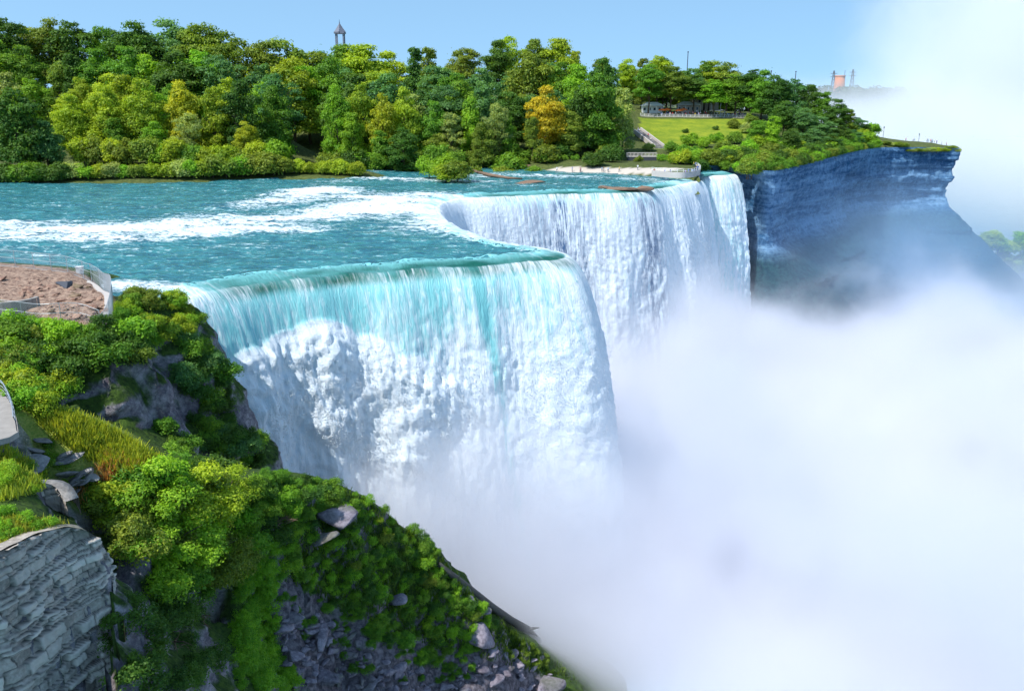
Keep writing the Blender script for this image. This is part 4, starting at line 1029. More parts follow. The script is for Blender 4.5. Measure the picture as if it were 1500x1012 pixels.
def blue_haze_mat():
    t = NT('cliff_haze'); p = t.pos()
    x, y, z = t.n('ShaderNodeSeparateXYZ', {0: p}).outputs
    n1 = t.noise(p, 0.03, 3.0, 0.55, 0.5)
    d = t.math('MULTIPLY', t.math('MULTIPLY', t.math('MULTIPLY', t.ramp(z, 3, -34), t.ramp(x, 62, 90)), t.ramp(x, 205, 150)), t.ramp(n1, 0.25, 0.7, 0.4, 1.6))
    v = t.n('ShaderNodeVolumePrincipled', {'Color': (0.45, 0.70, 0.97, 1), 'Density': t.math('MULTIPLY', d, 0.0075), 'Anisotropy': 0.0})  # blue of shaded, sky-lit mist is put into the scatter colour
    t.t.links.new(v.outputs[0], t.out.inputs['Volume']); return t.m
link('cliff_mist', box_mesh('cliff_mist', (62, 255, -54), (225, 405, 3.2), blue_haze_mat()), kind='stuff')
link('gorge_mist', box_mesh('gorge_mist', (-42, 60, -58), (235, 420, 4), mist_gorge_mat()), kind='stuff')
def mist_plume_mat():
    t = NT('plume_mist'); p = t.pos()
    x, y, z = t.n('ShaderNodeSeparateXYZ', {0: p}).outputs
    n1 = t.noise(p, 0.012, 3.0, 0.55, 0.5)
    rx = t.math('SUBTRACT', x, 450.0); ry = t.math('SUBTRACT', y, 720.0)
    r = t.math('SQRT', t.math('ADD', t.math('MULTIPLY', rx, rx), t.math('MULTIPLY', ry, ry)))
    r = t.math('ADD', r, t.math('MULTIPLY', t.math('SUBTRACT', n1, 0.5), 190.0))
    d = t.ramp(r, 195, 50)
    low = t.math('MULTIPLY', t.ramp(t.math('ADD', z, t.math('MULTIPLY', t.math('SUBTRACT', n1, 0.5), 70.0)), 38, -20), t.ramp(x, 120, 330))
    d = t.math('ADD', t.math('MULTIPLY', d, 0.016), t.math('MULTIPLY', low, 0.014))
    v = t.n('ShaderNodeVolumeScatter', {'Color': (0.97, 0.98, 1.0), 'Density': d, 'Anisotropy': 0.15})
    t.t.links.new(v.outputs[0], t.out.inputs['Volume']); return t.m
link('plume_mist', box_mesh('plume_mist', (110, 470, -58), (760, 960, 190), mist_plume_mat()), kind='stuff')

# ------------------------------------------------------------------ spray: drops thrown off the falling water
def spray(name, fall_obj_verts, n, size, seed, wrange, off):
    rng = np.random.RandomState(seed)
    me = fall_obj_verts; co = np.empty(len(me.vertices) * 3, dtype=np.float32); me.vertices.foreach_get('co', co); co = co.reshape(-1, 3)
    no = np.empty(len(me.vertices) * 3, dtype=np.float32); me.vertices.foreach_get('normal', no); no = no.reshape(-1, 3)
    w = np.empty(len(me.vertices), dtype=np.float32); me.attributes['down'].data.foreach_get('value', w)
    u = np.empty(len(me.vertices), dtype=np.float32); me.attributes['along'].data.foreach_get('value', u)
    fo = np.empty(len(me.vertices), dtype=np.float32); me.attributes['foam'].data.foreach_get('value', fo)
    clump = billow(np.c_[u * 0.35, w * 0.16, u * 0 + seed], 3)
    wt = (sstep(wrange[0], wrange[0] + 8, w) * sstep(wrange[1] + 8, wrange[1], w)) * np.clip(fo, 0.02, 1.6) ** 2 * np.clip(clump * 4 - 0.3, 0.03, 2)
    k = rng.choice(len(co), n, p=wt / wt.sum())
    d = no[k] * np.sign((no[k] @ np.array([0.4, -0.9, 0.1])))[:, None]
    c = co[k] + d * (np.abs(rng.normal(size=n)) * off)[:, None] + rng.normal(size=(n, 3)) * 0.35
    r = size * rng.uniform(0.4, 1.4, n)[:, None]
    A = rng.normal(size=(n, 3)); A /= np.linalg.norm(A, axis=1)[:, None]; B = np.cross(A, rng.normal(size=(n, 3))); B /= np.linalg.norm(B, axis=1)[:, None]; Cc = np.cross(A, B)
    V = np.stack([c + A * r, c + (-A * .33 + B * .94) * r, c + (-A * .33 - B * .47 + Cc * .82) * r, c + (-A * .33 - B * .47 - Cc * .82) * r], 1).reshape(-1, 3)
    b = np.arange(n)[:, None] * 4
    F = np.concatenate([b + np.array(q) for q in ([0, 1, 2], [0, 2, 3], [0, 3, 1], [1, 3, 2])])
    return link(name, mesh_np(name, V, F, M['spray'], True), kind='stuff')
t_ = NT('spray_drops'); M['spray'] = t_.done(t_.n('ShaderNodeMixShader', {0: 0.45, 1: t_.bsdf((0.93, 0.955, 0.975), 0.9, spec=0.1), 2: t_.n('ShaderNodeBsdfTranslucent', {'Color': (0.93, 0.955, 0.975, 1)}).outputs[0]}).outputs[0])
WF = bpy.data.objects['waterfall'].data
spray('falling_spray', WF, 55000, 0.085, 5, (9, 44), 0.22)
# ------------------------------------------------------------------ materials for the built things
M['white_paint'] = plain('white_paint', (0.78, 0.77, 0.74), 0.6, 0.06)
M['steel'] = plain('galvanised_steel', (0.46, 0.48, 0.50), 0.4, 0.1, 6, 0.6)
M['wire'] = plain('fence_wire', (0.42, 0.45, 0.47), 0.45, 0.08, 6, 0.3)
M['dark_metal'] = plain('dark_metal', (0.06, 0.065, 0.08), 0.5, 0.1)
M['concrete'] = plain('pale_concrete', (0.47, 0.43, 0.40), 0.9, 0.12, 1.2)
M['worn_stone'] = plain('worn_paving_stone', (0.30, 0.275, 0.25), 0.9, 0.35, 1.6)
M['pink_brick'] = plain('pink_brick', (0.50, 0.20, 0.11), 0.9, 0.2, 1.0)
M['orange_cloth'] = plain('orange_cloth', (0.80, 0.17, 0.03), 0.8, 0.08)
M['red_roof'] = plain('terracotta_roof', (0.62, 0.22, 0.10), 0.85, 0.15)
M['tan_wall'] = plain('tan_wall', (0.52, 0.42, 0.34), 0.9, 0.1)
M['glass_dark'] = plain('dark_window_glass', (0.03, 0.04, 0.05), 0.15, 0.1)
M['skin'] = plain('skin', (0.50, 0.30, 0.21), 0.6, 0.1)
M['hair'] = plain('hair', (0.045, 0.03, 0.022), 0.7, 0.3)
M['trousers'] = plain('trousers', (0.06, 0.075, 0.12), 0.85, 0.3)
M['driftwood'] = plain('driftwood', (0.20, 0.13, 0.09), 0.9, 0.4)
M['log'] = plain('wet_log', (0.055, 0.055, 0.05), 0.6, 0.4)
M['tower_grey'] = plain('tower_grey', (0.17, 0.18, 0.22), 0.7, 0.1)
t_ = NT('shirt_cloth'); M['shirt'] = t_.done(t_.bsdf(t_.n('ShaderNodeObjectInfo').outputs['Color'], 0.85))
def stone_mat(name, lo, hi, sc=1.0, coursed=False):
    t = NT(name); p = t.pos()
    n1 = t.noise(p, 0.5 * sc, 6, 0.6); n2 = t.noise(p, 3.0 * sc, 6, 0.7); n3 = t.noise(p, 0.16, 3, 0.5)
    c = t.mix(t.ramp(t.math('ADD', t.math('MULTIPLY', n1, .5), t.math('MULTIPLY', n2, .5)), 0.36, 0.66), lo, hi)
    c = t.mix(t.math('MULTIPLY', t.ramp(n3, 0.55, 0.68), 0.5), c, (0.08, 0.10, 0.04))
    if coursed:
        c = t.mix(t.ramp(t.attr('stone'), 0, 1, 0, .75), c, t.mix(t.attr('stone'), (0.28, 0.245, 0.215), (0.70, 0.63, 0.55)))
        c = t.mix(t.attr('joint'), c, (0.05, 0.048, 0.044))
    return t.done(t.bsdf(c, 0.9, t.bump(n2, 0.7, 0.12), 0.25))
M['wall_stone'] = stone_mat('wall_stone', (0.13, 0.12, 0.125), (0.40, 0.375, 0.36))
M['coursed_stone'] = stone_mat('coursed_stone', (0.22, 0.19, 0.165), (0.52, 0.46, 0.40), 1.0, True)
M['boulder'] = stone_mat('violet_boulder', (0.11, 0.092, 0.115), (0.31, 0.275, 0.315))
M['red_stone'] = stone_mat('red_rubble', (0.17, 0.088, 0.062), (0.43, 0.29, 0.215))

# ------------------------------------------------------------------ people
def person_mesh(name, pose):
    me = bpy.data.meshes.new(name)
    J = {'pel': (0, 0, .95), 'sp': (0, -.01, 1.18), 'ch': (0, 0, 1.38), 'nk': (0, 0, 1.50), 'hd': (0, .02, 1.60), 'tp': (0, .01, 1.72)}
    st = {'stand': (0.0, 0.0, 0.06), 'walk': (0.22, -0.2, 0.10), 'lean': (0.05, -0.04, 0.34)}[pose]
    for s_, fy in ((-1, st[0]), (1, st[1])):
        J[f'h{s_}'] = (s_ * .10, 0, .90); J[f'k{s_}'] = (s_ * .11, fy * .6 + .02, .49); J[f'a{s_}'] = (s_ * .11, fy - .02, .08); J[f't{s_}'] = (s_ * .12, fy + .13, .04)
        J[f's{s_}'] = (s_ * .19, 0, 1.40); J[f'e{s_}'] = (s_ * .25, st[2] * .4 - .02 - fy * .3, 1.13); J[f'w{s_}'] = (s_ * .22, st[2] - fy * .5, .93 if pose != 'lean' else 1.08); J[f'f{s_}'] = (s_ * .22, st[2] + .05 - fy * .6, .83 if pose != 'lean' else 1.05)
    E = [('pel', 'sp'), ('sp', 'ch'), ('ch', 'nk'), ('nk', 'hd'), ('hd', 'tp')]
    for s_ in (-1, 1): E += [('pel', f'h{s_}'), (f'h{s_}', f'k{s_}'), (f'k{s_}', f'a{s_}'), (f'a{s_}', f't{s_}'), ('ch', f's{s_}'), (f's{s_}', f'e{s_}'), (f'e{s_}', f'w{s_}'), (f'w{s_}', f'f{s_}')]
    rad = {'pel': .14, 'sp': .125, 'ch': .14, 'nk': .055, 'hd': .095, 'tp': .07}
    for s_ in (-1, 1): rad.update({f'h{s_}': .095, f'k{s_}': .06, f'a{s_}': .042, f't{s_}': .035, f's{s_}': .06, f'e{s_}': .042, f'w{s_}': .03, f'f{s_}': .03})
    K = list(J); me.from_pydata([J[k] for k in K], [(K.index(a), K.index(b)) for a, b in E], [])
    o = bpy.data.objects.new(name, me); COL.objects.link(o)
    o.modifiers.new('skin', 'SKIN')
    sv = me.skin_vertices[0].data
    for i, k in enumerate(K): sv[i].radius = (rad[k], rad[k] * (.78 if k in ('pel', 'sp', 'ch') else 1)); sv[i].use_root = (k == 'pel')
    sd = o.modifiers.new('sub', 'SUBSURF'); sd.levels = 1
    dg = bpy.context.evaluated_depsgraph_get(); m2 = bpy.data.meshes.new_from_object(o.evaluated_get(dg)); bpy.data.objects.remove(o)
    m2.name = name; m2.materials.clear()
    for k in ('shirt', 'trousers', 'skin', 'hair'): m2.materials.append(M[k])
    for p in m2.polygons:
        c = p.center; z = c.z; ax = abs(c.x)
        p.material_index = 3 if (z > 1.64 or (z > 1.55 and c.y < 0.0)) else 2 if (z > 1.46 or (ax > .17 and z < 1.16 and z > .78)) else 0 if z > .93 else 1 if z > .09 else 3
        p.use_smooth = True
    return m2
PEOPLE = [person_mesh('standing_person', 'stand'), person_mesh('walking_person', 'walk'), person_mesh('leaning_person', 'lean')]
SHIRTS = {'white': (.8, .8, .8), 'red': (.55, .04, .04), 'blue': (.05, .14, .5), 'pink': (.75, .35, .42), 'yellow': (.7, .5, .06), 'dark': (.05, .05, .06), 'pale blue': (.4, .55, .75), 'violet': (.3, .2, .5)}
rp = random.Random(9)
def person(loc, where, group, face=None):
    cn = rp.choice(list(SHIRTS) + ['white', 'white', 'pale blue']); me = rp.choice(PEOPLE)
    o = link('person', me, None, None, f"person in a {cn} top {where}", 'person', group, loc)
    o.color = (*SHIRTS[cn], 1); o.rotation_euler = (0, 0, rp.uniform(0, 6.28) if face is None else face + rp.uniform(-.6, .6)); sc = rp.uniform(.93, 1.05); o.scale = (sc, sc, sc)
    VEG.append((o, o['label'], proj(loc)[0])); return o

# ------------------------------------------------------------------ terrace above the lawn
def G(x, y): return Vector((x, y, down_isl(x, y)))
TX0, TX1, TY = PY(938, 170, 405).x, PY(1098, 170, 405).x, 405.0
for i in range(84):
    x = rp.uniform(TX0 + 8, TX1 - 1); y = TY + abs(rp.gauss(0, 4)) + .8 ; person(G(x, y), 'in the terrace crowd by the lawn', 'visitors crowding the terrace')
fr = empty('terrace_railing', G((TX0 + TX1) / 2, TY), 'pale post and rail fence along the top of the lawn before the crowd', 'railing')
n_ = 26
base = fr.location.copy(); base_pts = [G(TX0 + (TX1 - TX0) * i / n_, TY) for i in range(n_ + 1)]
for q in base_pts:
    mb = MB(); mb.tube([q - base, q - base + Vector((0, 0, 1.15))], .07, 6); link('post', mb.mesh('rail_post', M['white_paint']), fr)
for z in (.35, .72, 1.1):
    mb = MB(); mb.tube([q - base + Vector((0, 0, z)) for q in base_pts], .05, 5); link('rail', mb.mesh('rail', M['white_paint']), fr)
mb = MB()
for a_, b_ in zip(base_pts[:-1], base_pts[1:]): mb.add([a_ + Vector((0, -.9, .10)), b_ + Vector((0, -.9, .10)), b_ + Vector((0, .9, .12)), a_ + Vector((0, .9, .12)), a_ + Vector((0, -.9, -.6)), b_ + Vector((0, -.9, -.6)), b_ + Vector((0, .9, -.6)), a_ + Vector((0, .9, -.6))], [(0, 1, 2, 3), (4, 5, 1, 0), (3, 2, 6, 7)])
link('terrace_kerb', mb.mesh('terrace_kerb', M['concrete']), kind='structure')
def pavilion(px, Y, w, d, h, label, roofmat, wallmat, nwin=4, name='pavilion', rise=1.6, cat='pavilion'):
    c = G(PY(px, 165, Y).x, Y); t = empty(name, c, label, cat)
    mb = MB(); mb.box((0, d * .25, h / 2), (w, d * .5, h)); link('wall', mb.mesh('wall', wallmat), t)
    mb = MB(); e = .5; x0, y0, x1, y1 = -w / 2 - e, -d / 2 - e, w / 2 + e, d / 2 + e
    mb.add([(x0, y0, h), (x1, y0, h), (x1, y1, h), (x0, y1, h), (x0 + w * .3, 0, h + rise), (x1 - w * .3, 0, h + rise)], [(3, 2, 1, 0), (0, 1, 5, 4), (1, 2, 5), (2, 3, 4, 5), (3, 0, 4)])
    link('roof', mb.mesh('roof', roofmat), t)
    for sx in np.linspace(-w / 2, w / 2, 4):
        mb = MB(); mb.box((sx, -d / 2 + .1, h / 2), (.18, .18, h)); link('column', mb.mesh('column', M['white_paint']), t)
    for i in range(nwin):
        x = -w / 2 + (i + .5) * w / nwin
        mb = MB(); mb.box((x, -.02, h * .55), (w / nwin * .55, .08, h * .45)); wd = link('window', mb.mesh('window', M['white_paint']), t)
        mb = MB(); mb.box((x, -.06, h * .55), (w / nwin * .45, .06, h * .36)); link('pane', mb.mesh('pane', M['glass_dark']), wd)
    return t
pavilion(955, 412, 9, 5, 3.2, 'white open-fronted refreshment pavilion left of the orange parasols', M['white_paint'], M['white_paint'])
pavilion(1008, 416, 10, 5, 3.4, 'white long-roofed pavilion between the two groups of parasols', M['white_paint'], M['tan_wall'], 5)
pavilion(1032, 436, 13, 9, 9.5, 'tan restaurant with a terracotta roof peeking over the terrace trees', M['red_roof'], M['tan_wall'], 5, 'restaurant', 3.5, 'building')
def parasol(px, Y, label):
    c = G(PY(px, 165, Y).x, Y); t = empty('parasol', c, label, 'parasol', 'orange parasols on the terrace')
    mb = MB(); mb.tube([(0, 0, 0), (0, 0, 2.7)], .04, 6); link('pole', mb.mesh('pole', M['steel']), t)
    mb = MB(); mb.lathe([(1.9, 2.0), (1.95, 2.12), (1.0, 2.6), (.1, 2.9), (.02, 3.0)], 8); link('canopy', mb.mesh('canopy', M['orange_cloth']), t)
    mb = MB(); mb.lathe([(.3, 0), (.3, .08), (.06, .12)], 10); link('base', mb.mesh('base', M['concrete']), t)
for px, Y, lb in [(970, 408, 'orange parasol nearest the white open-fronted pavilion'), (977, 409, 'orange parasol close beside the first one on the terrace'), (995, 408, 'orange parasol in front of the long white pavilion'), (1001, 410, 'orange parasol at the edge of the standing crowd')]:
    parasol(px, Y, lb)

# staircase and footbridge down from the terrace
def staircase():
    a = PY(932, 196, 372); b = PY(966, 219, 345); a = G(a.x, a.y) + Vector((0, 0, .6)); b = G(b.x, b.y) + Vector((0, 0, .5)); t = empty('stone_staircase', b, 'stone staircase with pale side walls descending past the lawn', 'staircase')
    d = a - b; n = 22; side = Vector((d.y, -d.x, 0)).normalized(); mb = MB()
    ang = math.atan2(side.y, side.x)
    for i in range(n):
        q = d * ((i + .5) / n); mb.box((q.x, q.y, q.z / 1 - .35), (3.2, d.length / n * 1.02, .9), ang)
    link('steps', mb.mesh('steps', M['wall_stone']), t)
    for s_ in (-1, 1):
        mb = MB(); o = side * 1.9 * s_
        V = [o + side * .25, o - side * .25, d + o + side * .25, d + o - side * .25]
        mb.add([v + Vector((0, 0, 1.0)) for v in V] + [v - Vector((0, 0, .8)) for v in V], [(0, 1, 3, 2), (0, 4, 5, 1), (2, 3, 7, 6), (0, 2, 6, 4), (1, 5, 7, 3)])
        link('side_wall', mb.mesh('side_wall', M['concrete']), t)
    for k in range(5): person(b + d * rp.uniform(.1, .9) + side * rp.uniform(-1, 1) + Vector((0, 0, .15)), 'on the stone staircase beside the lawn', 'walkers on the staircase')
staircase()
def bridge():
    a = PY(918, 229, 318); b = PY(962, 226, 318); za = max(down_isl(a.x, 318), down_isl(b.x, 318)) + 1.3
    t = empty('footbridge', ((a.x + b.x) / 2, 318, za), 'small pale railed footbridge at the foot of the stairs', 'footbridge'); L = b.x - a.x
    mb = MB(); mb.box((0, 0, 0), (L, 2.2, .35)); link('deck', mb.mesh('deck', M['concrete']), t)
    for y in (-1.05, 1.05):
        mb = MB()
        for i in range(9): mb.box((-L / 2 + L * i / 8, y, .7), (.12, .1, 1.05))
        mb.tube([(-L / 2, y, 1.22), (L / 2, y, 1.22)], .07, 5); mb.tube([(-L / 2, y, .7), (L / 2, y, .7)], .05, 5); link('railing', mb.mesh('railing', M['concrete']), t)
    mb = MB(); mb.box((0, 0, -1.1), (L * .96, 2.0, 1.9)); link('abutment', mb.mesh('abutment', M['dark_metal']), t)
bridge()
# overlook on the small island
ov = [P(x, y, 2.0) for x, y in [(955, 252), (975, 254), (1000, 255), (1018, 253), (1026, 250), (1022, 245)]]
ovc = catmull([tuple(p) for p in ov], .6)
t = empty('overlook_parapet', tuple(ovc[len(ovc) // 2]), 'curved pale stone parapet and railing at the tip of the small island', 'parapet'); b0 = Vector(t.location)
mb = MB(); V = []; 
for q in ovc: V += [Vector(q) - b0 + Vector((0, 0, -1.2)), Vector(q) - b0 + Vector((0, 0, .45)), Vector(q) - b0 + Vector((0, .45, .45)), Vector(q) - b0 + Vector((0, .45, -1.2))]
F = []
for i in range(len(ovc) - 1):
    for k in range(3): F.append((4 * i + k, 4 * i + 4 + k, 4 * i + 5 + k, 4 * i + 1 + k))
mb.add(V, F); link('parapet_wall', mb.mesh('parapet_wall', M['concrete']), t)
for q in ovc[::3]:
    mb = MB(); q = Vector(q) - b0 + Vector((0, .2, .4)); mb.tube([q, q + Vector((0, 0, .9))], .06, 5); link('post', mb.mesh('rail_post', M['white_paint']), t)
for z in (.8, 1.25):
    mb = MB(); mb.tube([Vector(q) - b0 + Vector((0, .2, z)) for q in ovc[::2]], .05, 5); link('rail', mb.mesh('rail', M['white_paint']), t)
for i in range(22):
    q = Vector(ovc[rp.randrange(len(ovc))]); o = Vector((q.x + rp.uniform(-1, .3), q.y + rp.uniform(.8, 3.5), 0)); o.z = max(down_isl(o.x, o.y), 1.4); person(o, 'at the overlook beside the brink', 'visitors at the island overlook')
for i in range(9):
    x = rp.uniform(800, 950); q = P(x, float(np.interp(x, [800, 950], [243, 248])), 1.6); person(G(q.x, q.y), 'on the pale path by the brink', 'walkers on the brink path')
def crag(name, pts_px, label, mat, thick):
    """rock mass below an edge"""
    pass
# rock nose between the two falls
def rock_mesh(name, size, seed, mat, sharp=0.5, res=14, flat=1.0):
    rng = np.random.RandomState(seed); V = []; F = []
    for i in range(res + 1):
        th = math.pi * i / res
        for k in range(2 * res):
            ph = math.pi * k / res; V.append((math.sin(th) * math.cos(ph), math.sin(th) * math.sin(ph), math.cos(th)))
    V = np.array(V); n2 = 2 * res
    for i in range(res):
        for k in range(n2): F.append((i * n2 + k, i * n2 + (k + 1) % n2, (i + 1) * n2 + (k + 1) % n2, (i + 1) * n2 + k))
    for c in range(9):      # plane cuts give flat faces and edges
        d = rng.normal(size=3); d /= np.linalg.norm(d); h = rng.uniform(.32, .62); ex = V @ d - h; V = V - np.clip(ex, 0, None)[:, None] * d * (0.9)
    V = V * (1 + 0.06 * fbm(V * 2.2 + seed, 4))[:, None] * 1.5
    V = V * np.array(size)
    return mesh_np(name, V, np.array(F[::-1])[:, ::-1], mat, False)
p0 = P(1016, 262, 0)
o = link('rock_nose', rock_mesh('rock_nose', (2.4, 3.6, 9.4), 8, M['blue_rock']), None, None, 'dark mossy rock nose dividing the wide falls from the slender fall', 'rock', None, (p0.x + 1.0, p0.y + 4.0, -11.6))
# driftwood and ledge in the rapids
dw = [P(702, 253, .5), P(720, 257, .6), P(745, 261, .5), P(765, 262, .3)]
mb = MB(); mb.tube(dw, [.55, .5, .4, .2], 7); q = dw[0]; mb.tube([q, q + Vector((-2.0, 1.0, .8))], [.4, .15], 5); mb.tube([q, q + Vector((-1.6, -1.4, .3))], [.35, .1], 5)
link('drift_log', mb.mesh('drift_log', M['driftwood'], True), None, None, 'long brown drift log stranded in the rapids before the channel', 'log')
for k, (px, py, w) in enumerate([(775, 268, 3.4), (905, 277, 3.8), (925, 277, 3.2), (940, 277, 2.2), (890, 276, 2.0), (756, 243, 4.0), (768, 245, 3.2)]):
    q = P(px, py, .1); link('ledge_rock', rock_mesh('ledge_rock', (w, 1.3, .55), 30 + k, M['driftwood']), None, None, ('brown flat rock on the far brink beside the dark gap' if px > 850 else 'brown flat rock breaking the water near the drift log' if px == 775 else 'brown flat rock on the channel bank'), 'rock', 'flat rocks in the shallows', tuple(q))

# ------------------------------------------------------------------ plateau at the far end, distant skyline
for i in range(16):
    x = rp.uniform(1318, 1394); q = P(x, float(np.interp(x, [1318, 1394], [204.5, 213])), 2.2); person(G(q.x, q.y), 'on the bare plateau', 'visitors on the bare plateau')
for px, py in [(1293, 206), (1346, 204)]:
    q = P(px, py, 2.4); q = G(q.x, q.y); t = empty('street_lamp', q, 'slim dark lamp post on the plateau, ' + ('the one nearer the trees' if px < 1300 else 'the one amid the visitors'), 'lamp post')
    mb = MB(); mb.tube([(0, 0, -.3), (0, 0, 4.2)], [.10, .06], 6); link('pole', mb.mesh('pole', M['dark_metal']), t)
    mb = MB(); mb.lathe([(.06, 4.1), (.22, 4.3), (.28, 4.75), (.05, 5.0)], 8); link('lantern', mb.mesh('lantern', M['dark_metal']), t)
def far_land():
    xs = np.arange(-900, 1900, 14.0); ys = np.arange(985, 1500, 14.0); X, Y = np.meshgrid(xs, ys, indexing='ij'); xy = np.c_[X.ravel(), Y.ravel()]
    z = -57 + 70 * sstep(990, 1040, Y.ravel()) + 10 * sstep(1040, 1500, Y.ravel()) + 5 * fbm(np.c_[xy * .006, xy[:, :1] * 0], 3)
    link('far_bank_terrain', mesh_np('far_bank', np.c_[xy, z], grid_faces(len(xs), len(ys)), M['island']), kind='structure')
    rng = np.random.RandomState(3); C = []; N = []; T = []
    for i in range(620):
        x = rng.uniform(120, 980); y = rng.uniform(1025, 1110); r = rng.uniform(5, 9); zz = 12 + rng.uniform(2, 8); n = 90
        d = rng.normal(size=(n, 3)); d /= np.linalg.norm(d, axis=1)[:, None]; C.append(np.array([x, y, zz]) + d * [r, r, r * 1.1]); N.append(d + rng.normal(size=(n, 3)) * .4); T.append(np.clip(rng.uniform(0, .8) + rng.uniform(-.3, .3, n), 0, 1))
    C = np.concatenate(C); N = np.concatenate(N); N /= np.linalg.norm(N, axis=1)[:, None]
    V, F = leaf_cards(C, N, 1.7, rng); o = link('far_woods', mesh_np('far_woods', V, F, M['leaf'], False, {'tint': np.repeat(np.concatenate(T), 4)}), kind='stuff'); o.color = (.05, .10, .03, 1)
far_land()
def at_sky(px, py, Y): return PY(px, py, Y)
# lantern tower over the wood
q = at_sky(497, 31, 445); g = down_isl(q.x, 445); H = q.z - g; t = empty('lantern_tower', (q.x, 445, g), 'slender grey lantern-topped tower rising above the wood', 'tower')
mb = MB(); mb.box((0, 0, (H - 12.5) / 2), (4.6, 4.6, H - 12.5)); mb.box((0, 0, H - 12.2), (5.4, 5.4, .6)); link('shaft', mb.mesh('shaft', M['tower_grey']), t)
for sx in (-1, 1):
    for sy in (-1, 1):
        mb = MB(); mb.box((sx * 1.75, sy * 1.75, H - 8.8), (.5, .5, 6.2)); mb.box((sx * 1.75, sy * 1.75, H - 11.7), (1.0, 1.0, .5)); link('column', mb.mesh('column', M['tower_grey']), t)
mb = MB(); mb.box((0, 0, H - 5.4), (4.9, 4.9, .8)); link('cornice', mb.mesh('cornice', M['tower_grey']), t)
mb = MB(); mb.lathe([(2.9, H - 5.0), (1.5, H - 3.2), (.35, H - 1.4), (.12, H - .9)], 4); rf_ = link('roof', mb.mesh('roof', M['tower_grey']), t)
mb = MB(); mb.tube([(0, 0, H - 1), (0, 0, H + .6)], [.16, .05], 6); link('finial', mb.mesh('finial', M['dark_metal']), rf_)
# brick tower, pylons and masts far beyond
q = PY(1231, 111, 1050); t = empty('brick_tower', (q.x, 1050, 14), 'squat tapered brick tower far beyond the gorge', 'tower'); H = q.z - 14
mb = MB(); mb.lathe([(6.4, 0), (5.9, H * .55), (5.3, H - 1.2)], 20); link('shaft', mb.mesh('shaft', M['pink_brick'], True), t)
mb = MB(); mb.lathe([(5.7, H - 1.2), (5.9, H - .9), (5.9, H), (5.2, H + .1)], 20); link('rim', mb.mesh('rim', M['red_roof']), t)
def pylon(px, ptop, Y, wd, label):
    q = PY(px, ptop, Y); H = q.z - 15; t = empty('lattice_pylon', (q.x, Y, 15), label, 'pylon'); mb = MB(); L = 8
    def cn(k, i): f = k / L; w = wd * (1 - .8 * f); return Vector(((-1, 1, 1, -1)[i] * w, (-1, -1, 1, 1)[i] * w, H * f))
    for i in range(4):
        mb.tube([cn(0, i), cn(L, i)], .28, 4)
        for k in range(L): mb.tube([cn(k, i), cn(k + 1, (i + 1) % 4)], .15, 3); mb.tube([cn(k + 1, i), cn(k + 1, (i + 1) % 4)], .15, 3)
    link('lattice', mb.mesh('lattice', M['dark_metal']), t)
    for z in (.78, .9):
        mb = MB(); mb.tube([(-wd * 1.5, 0, H * z), (wd * 1.5, 0, H * z)], .25, 4); link('crossarm', mb.mesh('crossarm', M['dark_metal']), t)
pylon(1222, 104, 1060, 2.6, 'lattice pylon standing beside the squat brick tower'); pylon(1250, 102, 1120, 2.8, 'lattice pylon standing apart, nearer the mist')
for px, py, Y, lb in [(1008, 76, 640, 'thin mast behind the trees above the crowded terrace'), (1130, 104, 640, 'thin mast above the rim trees, nearer the terrace'), (1166, 105, 650, 'thin mast above the rim trees, nearer the brick tower'), (1238, 104, 1064, 'thin mast rising directly behind the brick tower')]:
    q = PY(px, py, Y); t = empty('radio_mast', (q.x, Y, 5), lb, 'mast'); H = q.z - 5; mb = MB(); mb.tube([(0, 0, 0), (0, 0, H)], [.45, .25], 6); link('pole', mb.mesh('pole', M['dark_metal']), t)
    mb = MB(); mb.lathe([(.3, H - .6), (.5, H - .4), (.5, H), (.1, H + .3)], 8); link('cap', mb.mesh('cap', M['dark_metal']), t)

# ------------------------------------------------------------------ near bluff: terrace, fences, walls, rocks
def near_pt(px, py, z):
    p = P(px, py, z); return Vector((p.x, p.y, down_near(p.x, p.y)))
def chain_fence(name, pts, h, label, every=4, mesh_gap=0.34, frame=None):
    c = catmull([tuple(p) for p in pts], 0.9); c = [Vector((q[0], q[1], down_near(q[0], q[1]) if frame is None else q[2])) for q in c]
    zs = np.array([q.z for q in c]); kk = np.ones(7) / 7; zs = np.convolve(np.pad(zs, 3, mode='edge'), kk, 'valid'); c = [Vector((q.x, q.y, z)) for q, z in zip(c, zs)]
    t = empty(name, c[0], label, 'fence'); b = c[0]
    for q in c[::every]:
        mb = MB(); mb.tube([q - b - Vector((0, 0, .4)), q - b + Vector((0, 0, h + .06))], .045, 6); link('post', mb.mesh('fence_post', M['steel']), t)
    for z in (.06, h * .55, h):
        mb = MB(); mb.tube([q - b + Vector((0, 0, z)) for q in c], .028, 5); link('rail', mb.mesh('fence_rail', M['wire']), t)
    L = np.r_[0, np.cumsum([(c[i + 1] - c[i]).length for i in range(len(c) - 1)])]; A = np.array([tuple(q) for q in c])
    def at(u, z): u = min(max(u, 0), L[-1]); return Vector((np.interp(u, L, A[:, 0]), np.interp(u, L, A[:, 1]), np.interp(u, L, A[:, 2]) + z)) - b
    mb = MB(); n = int(L[-1] / mesh_gap)
    for i in range(-int(h / mesh_gap), n):
        for sgn in (1, -1):
            u0 = i * mesh_gap; pts_ = [at(u0 + (k * h / 3 if sgn > 0 else h - k * h / 3), k * h / 3) for k in range(4) if 0 <= u0 + (k * h / 3 if sgn > 0 else h - k * h / 3) <= L[-1]]
            if len(pts_) > 1: mb.tube(pts_, .008, 3, False)
    link('wire_mesh', mb.mesh('fence_mesh', M['wire']), t); return c
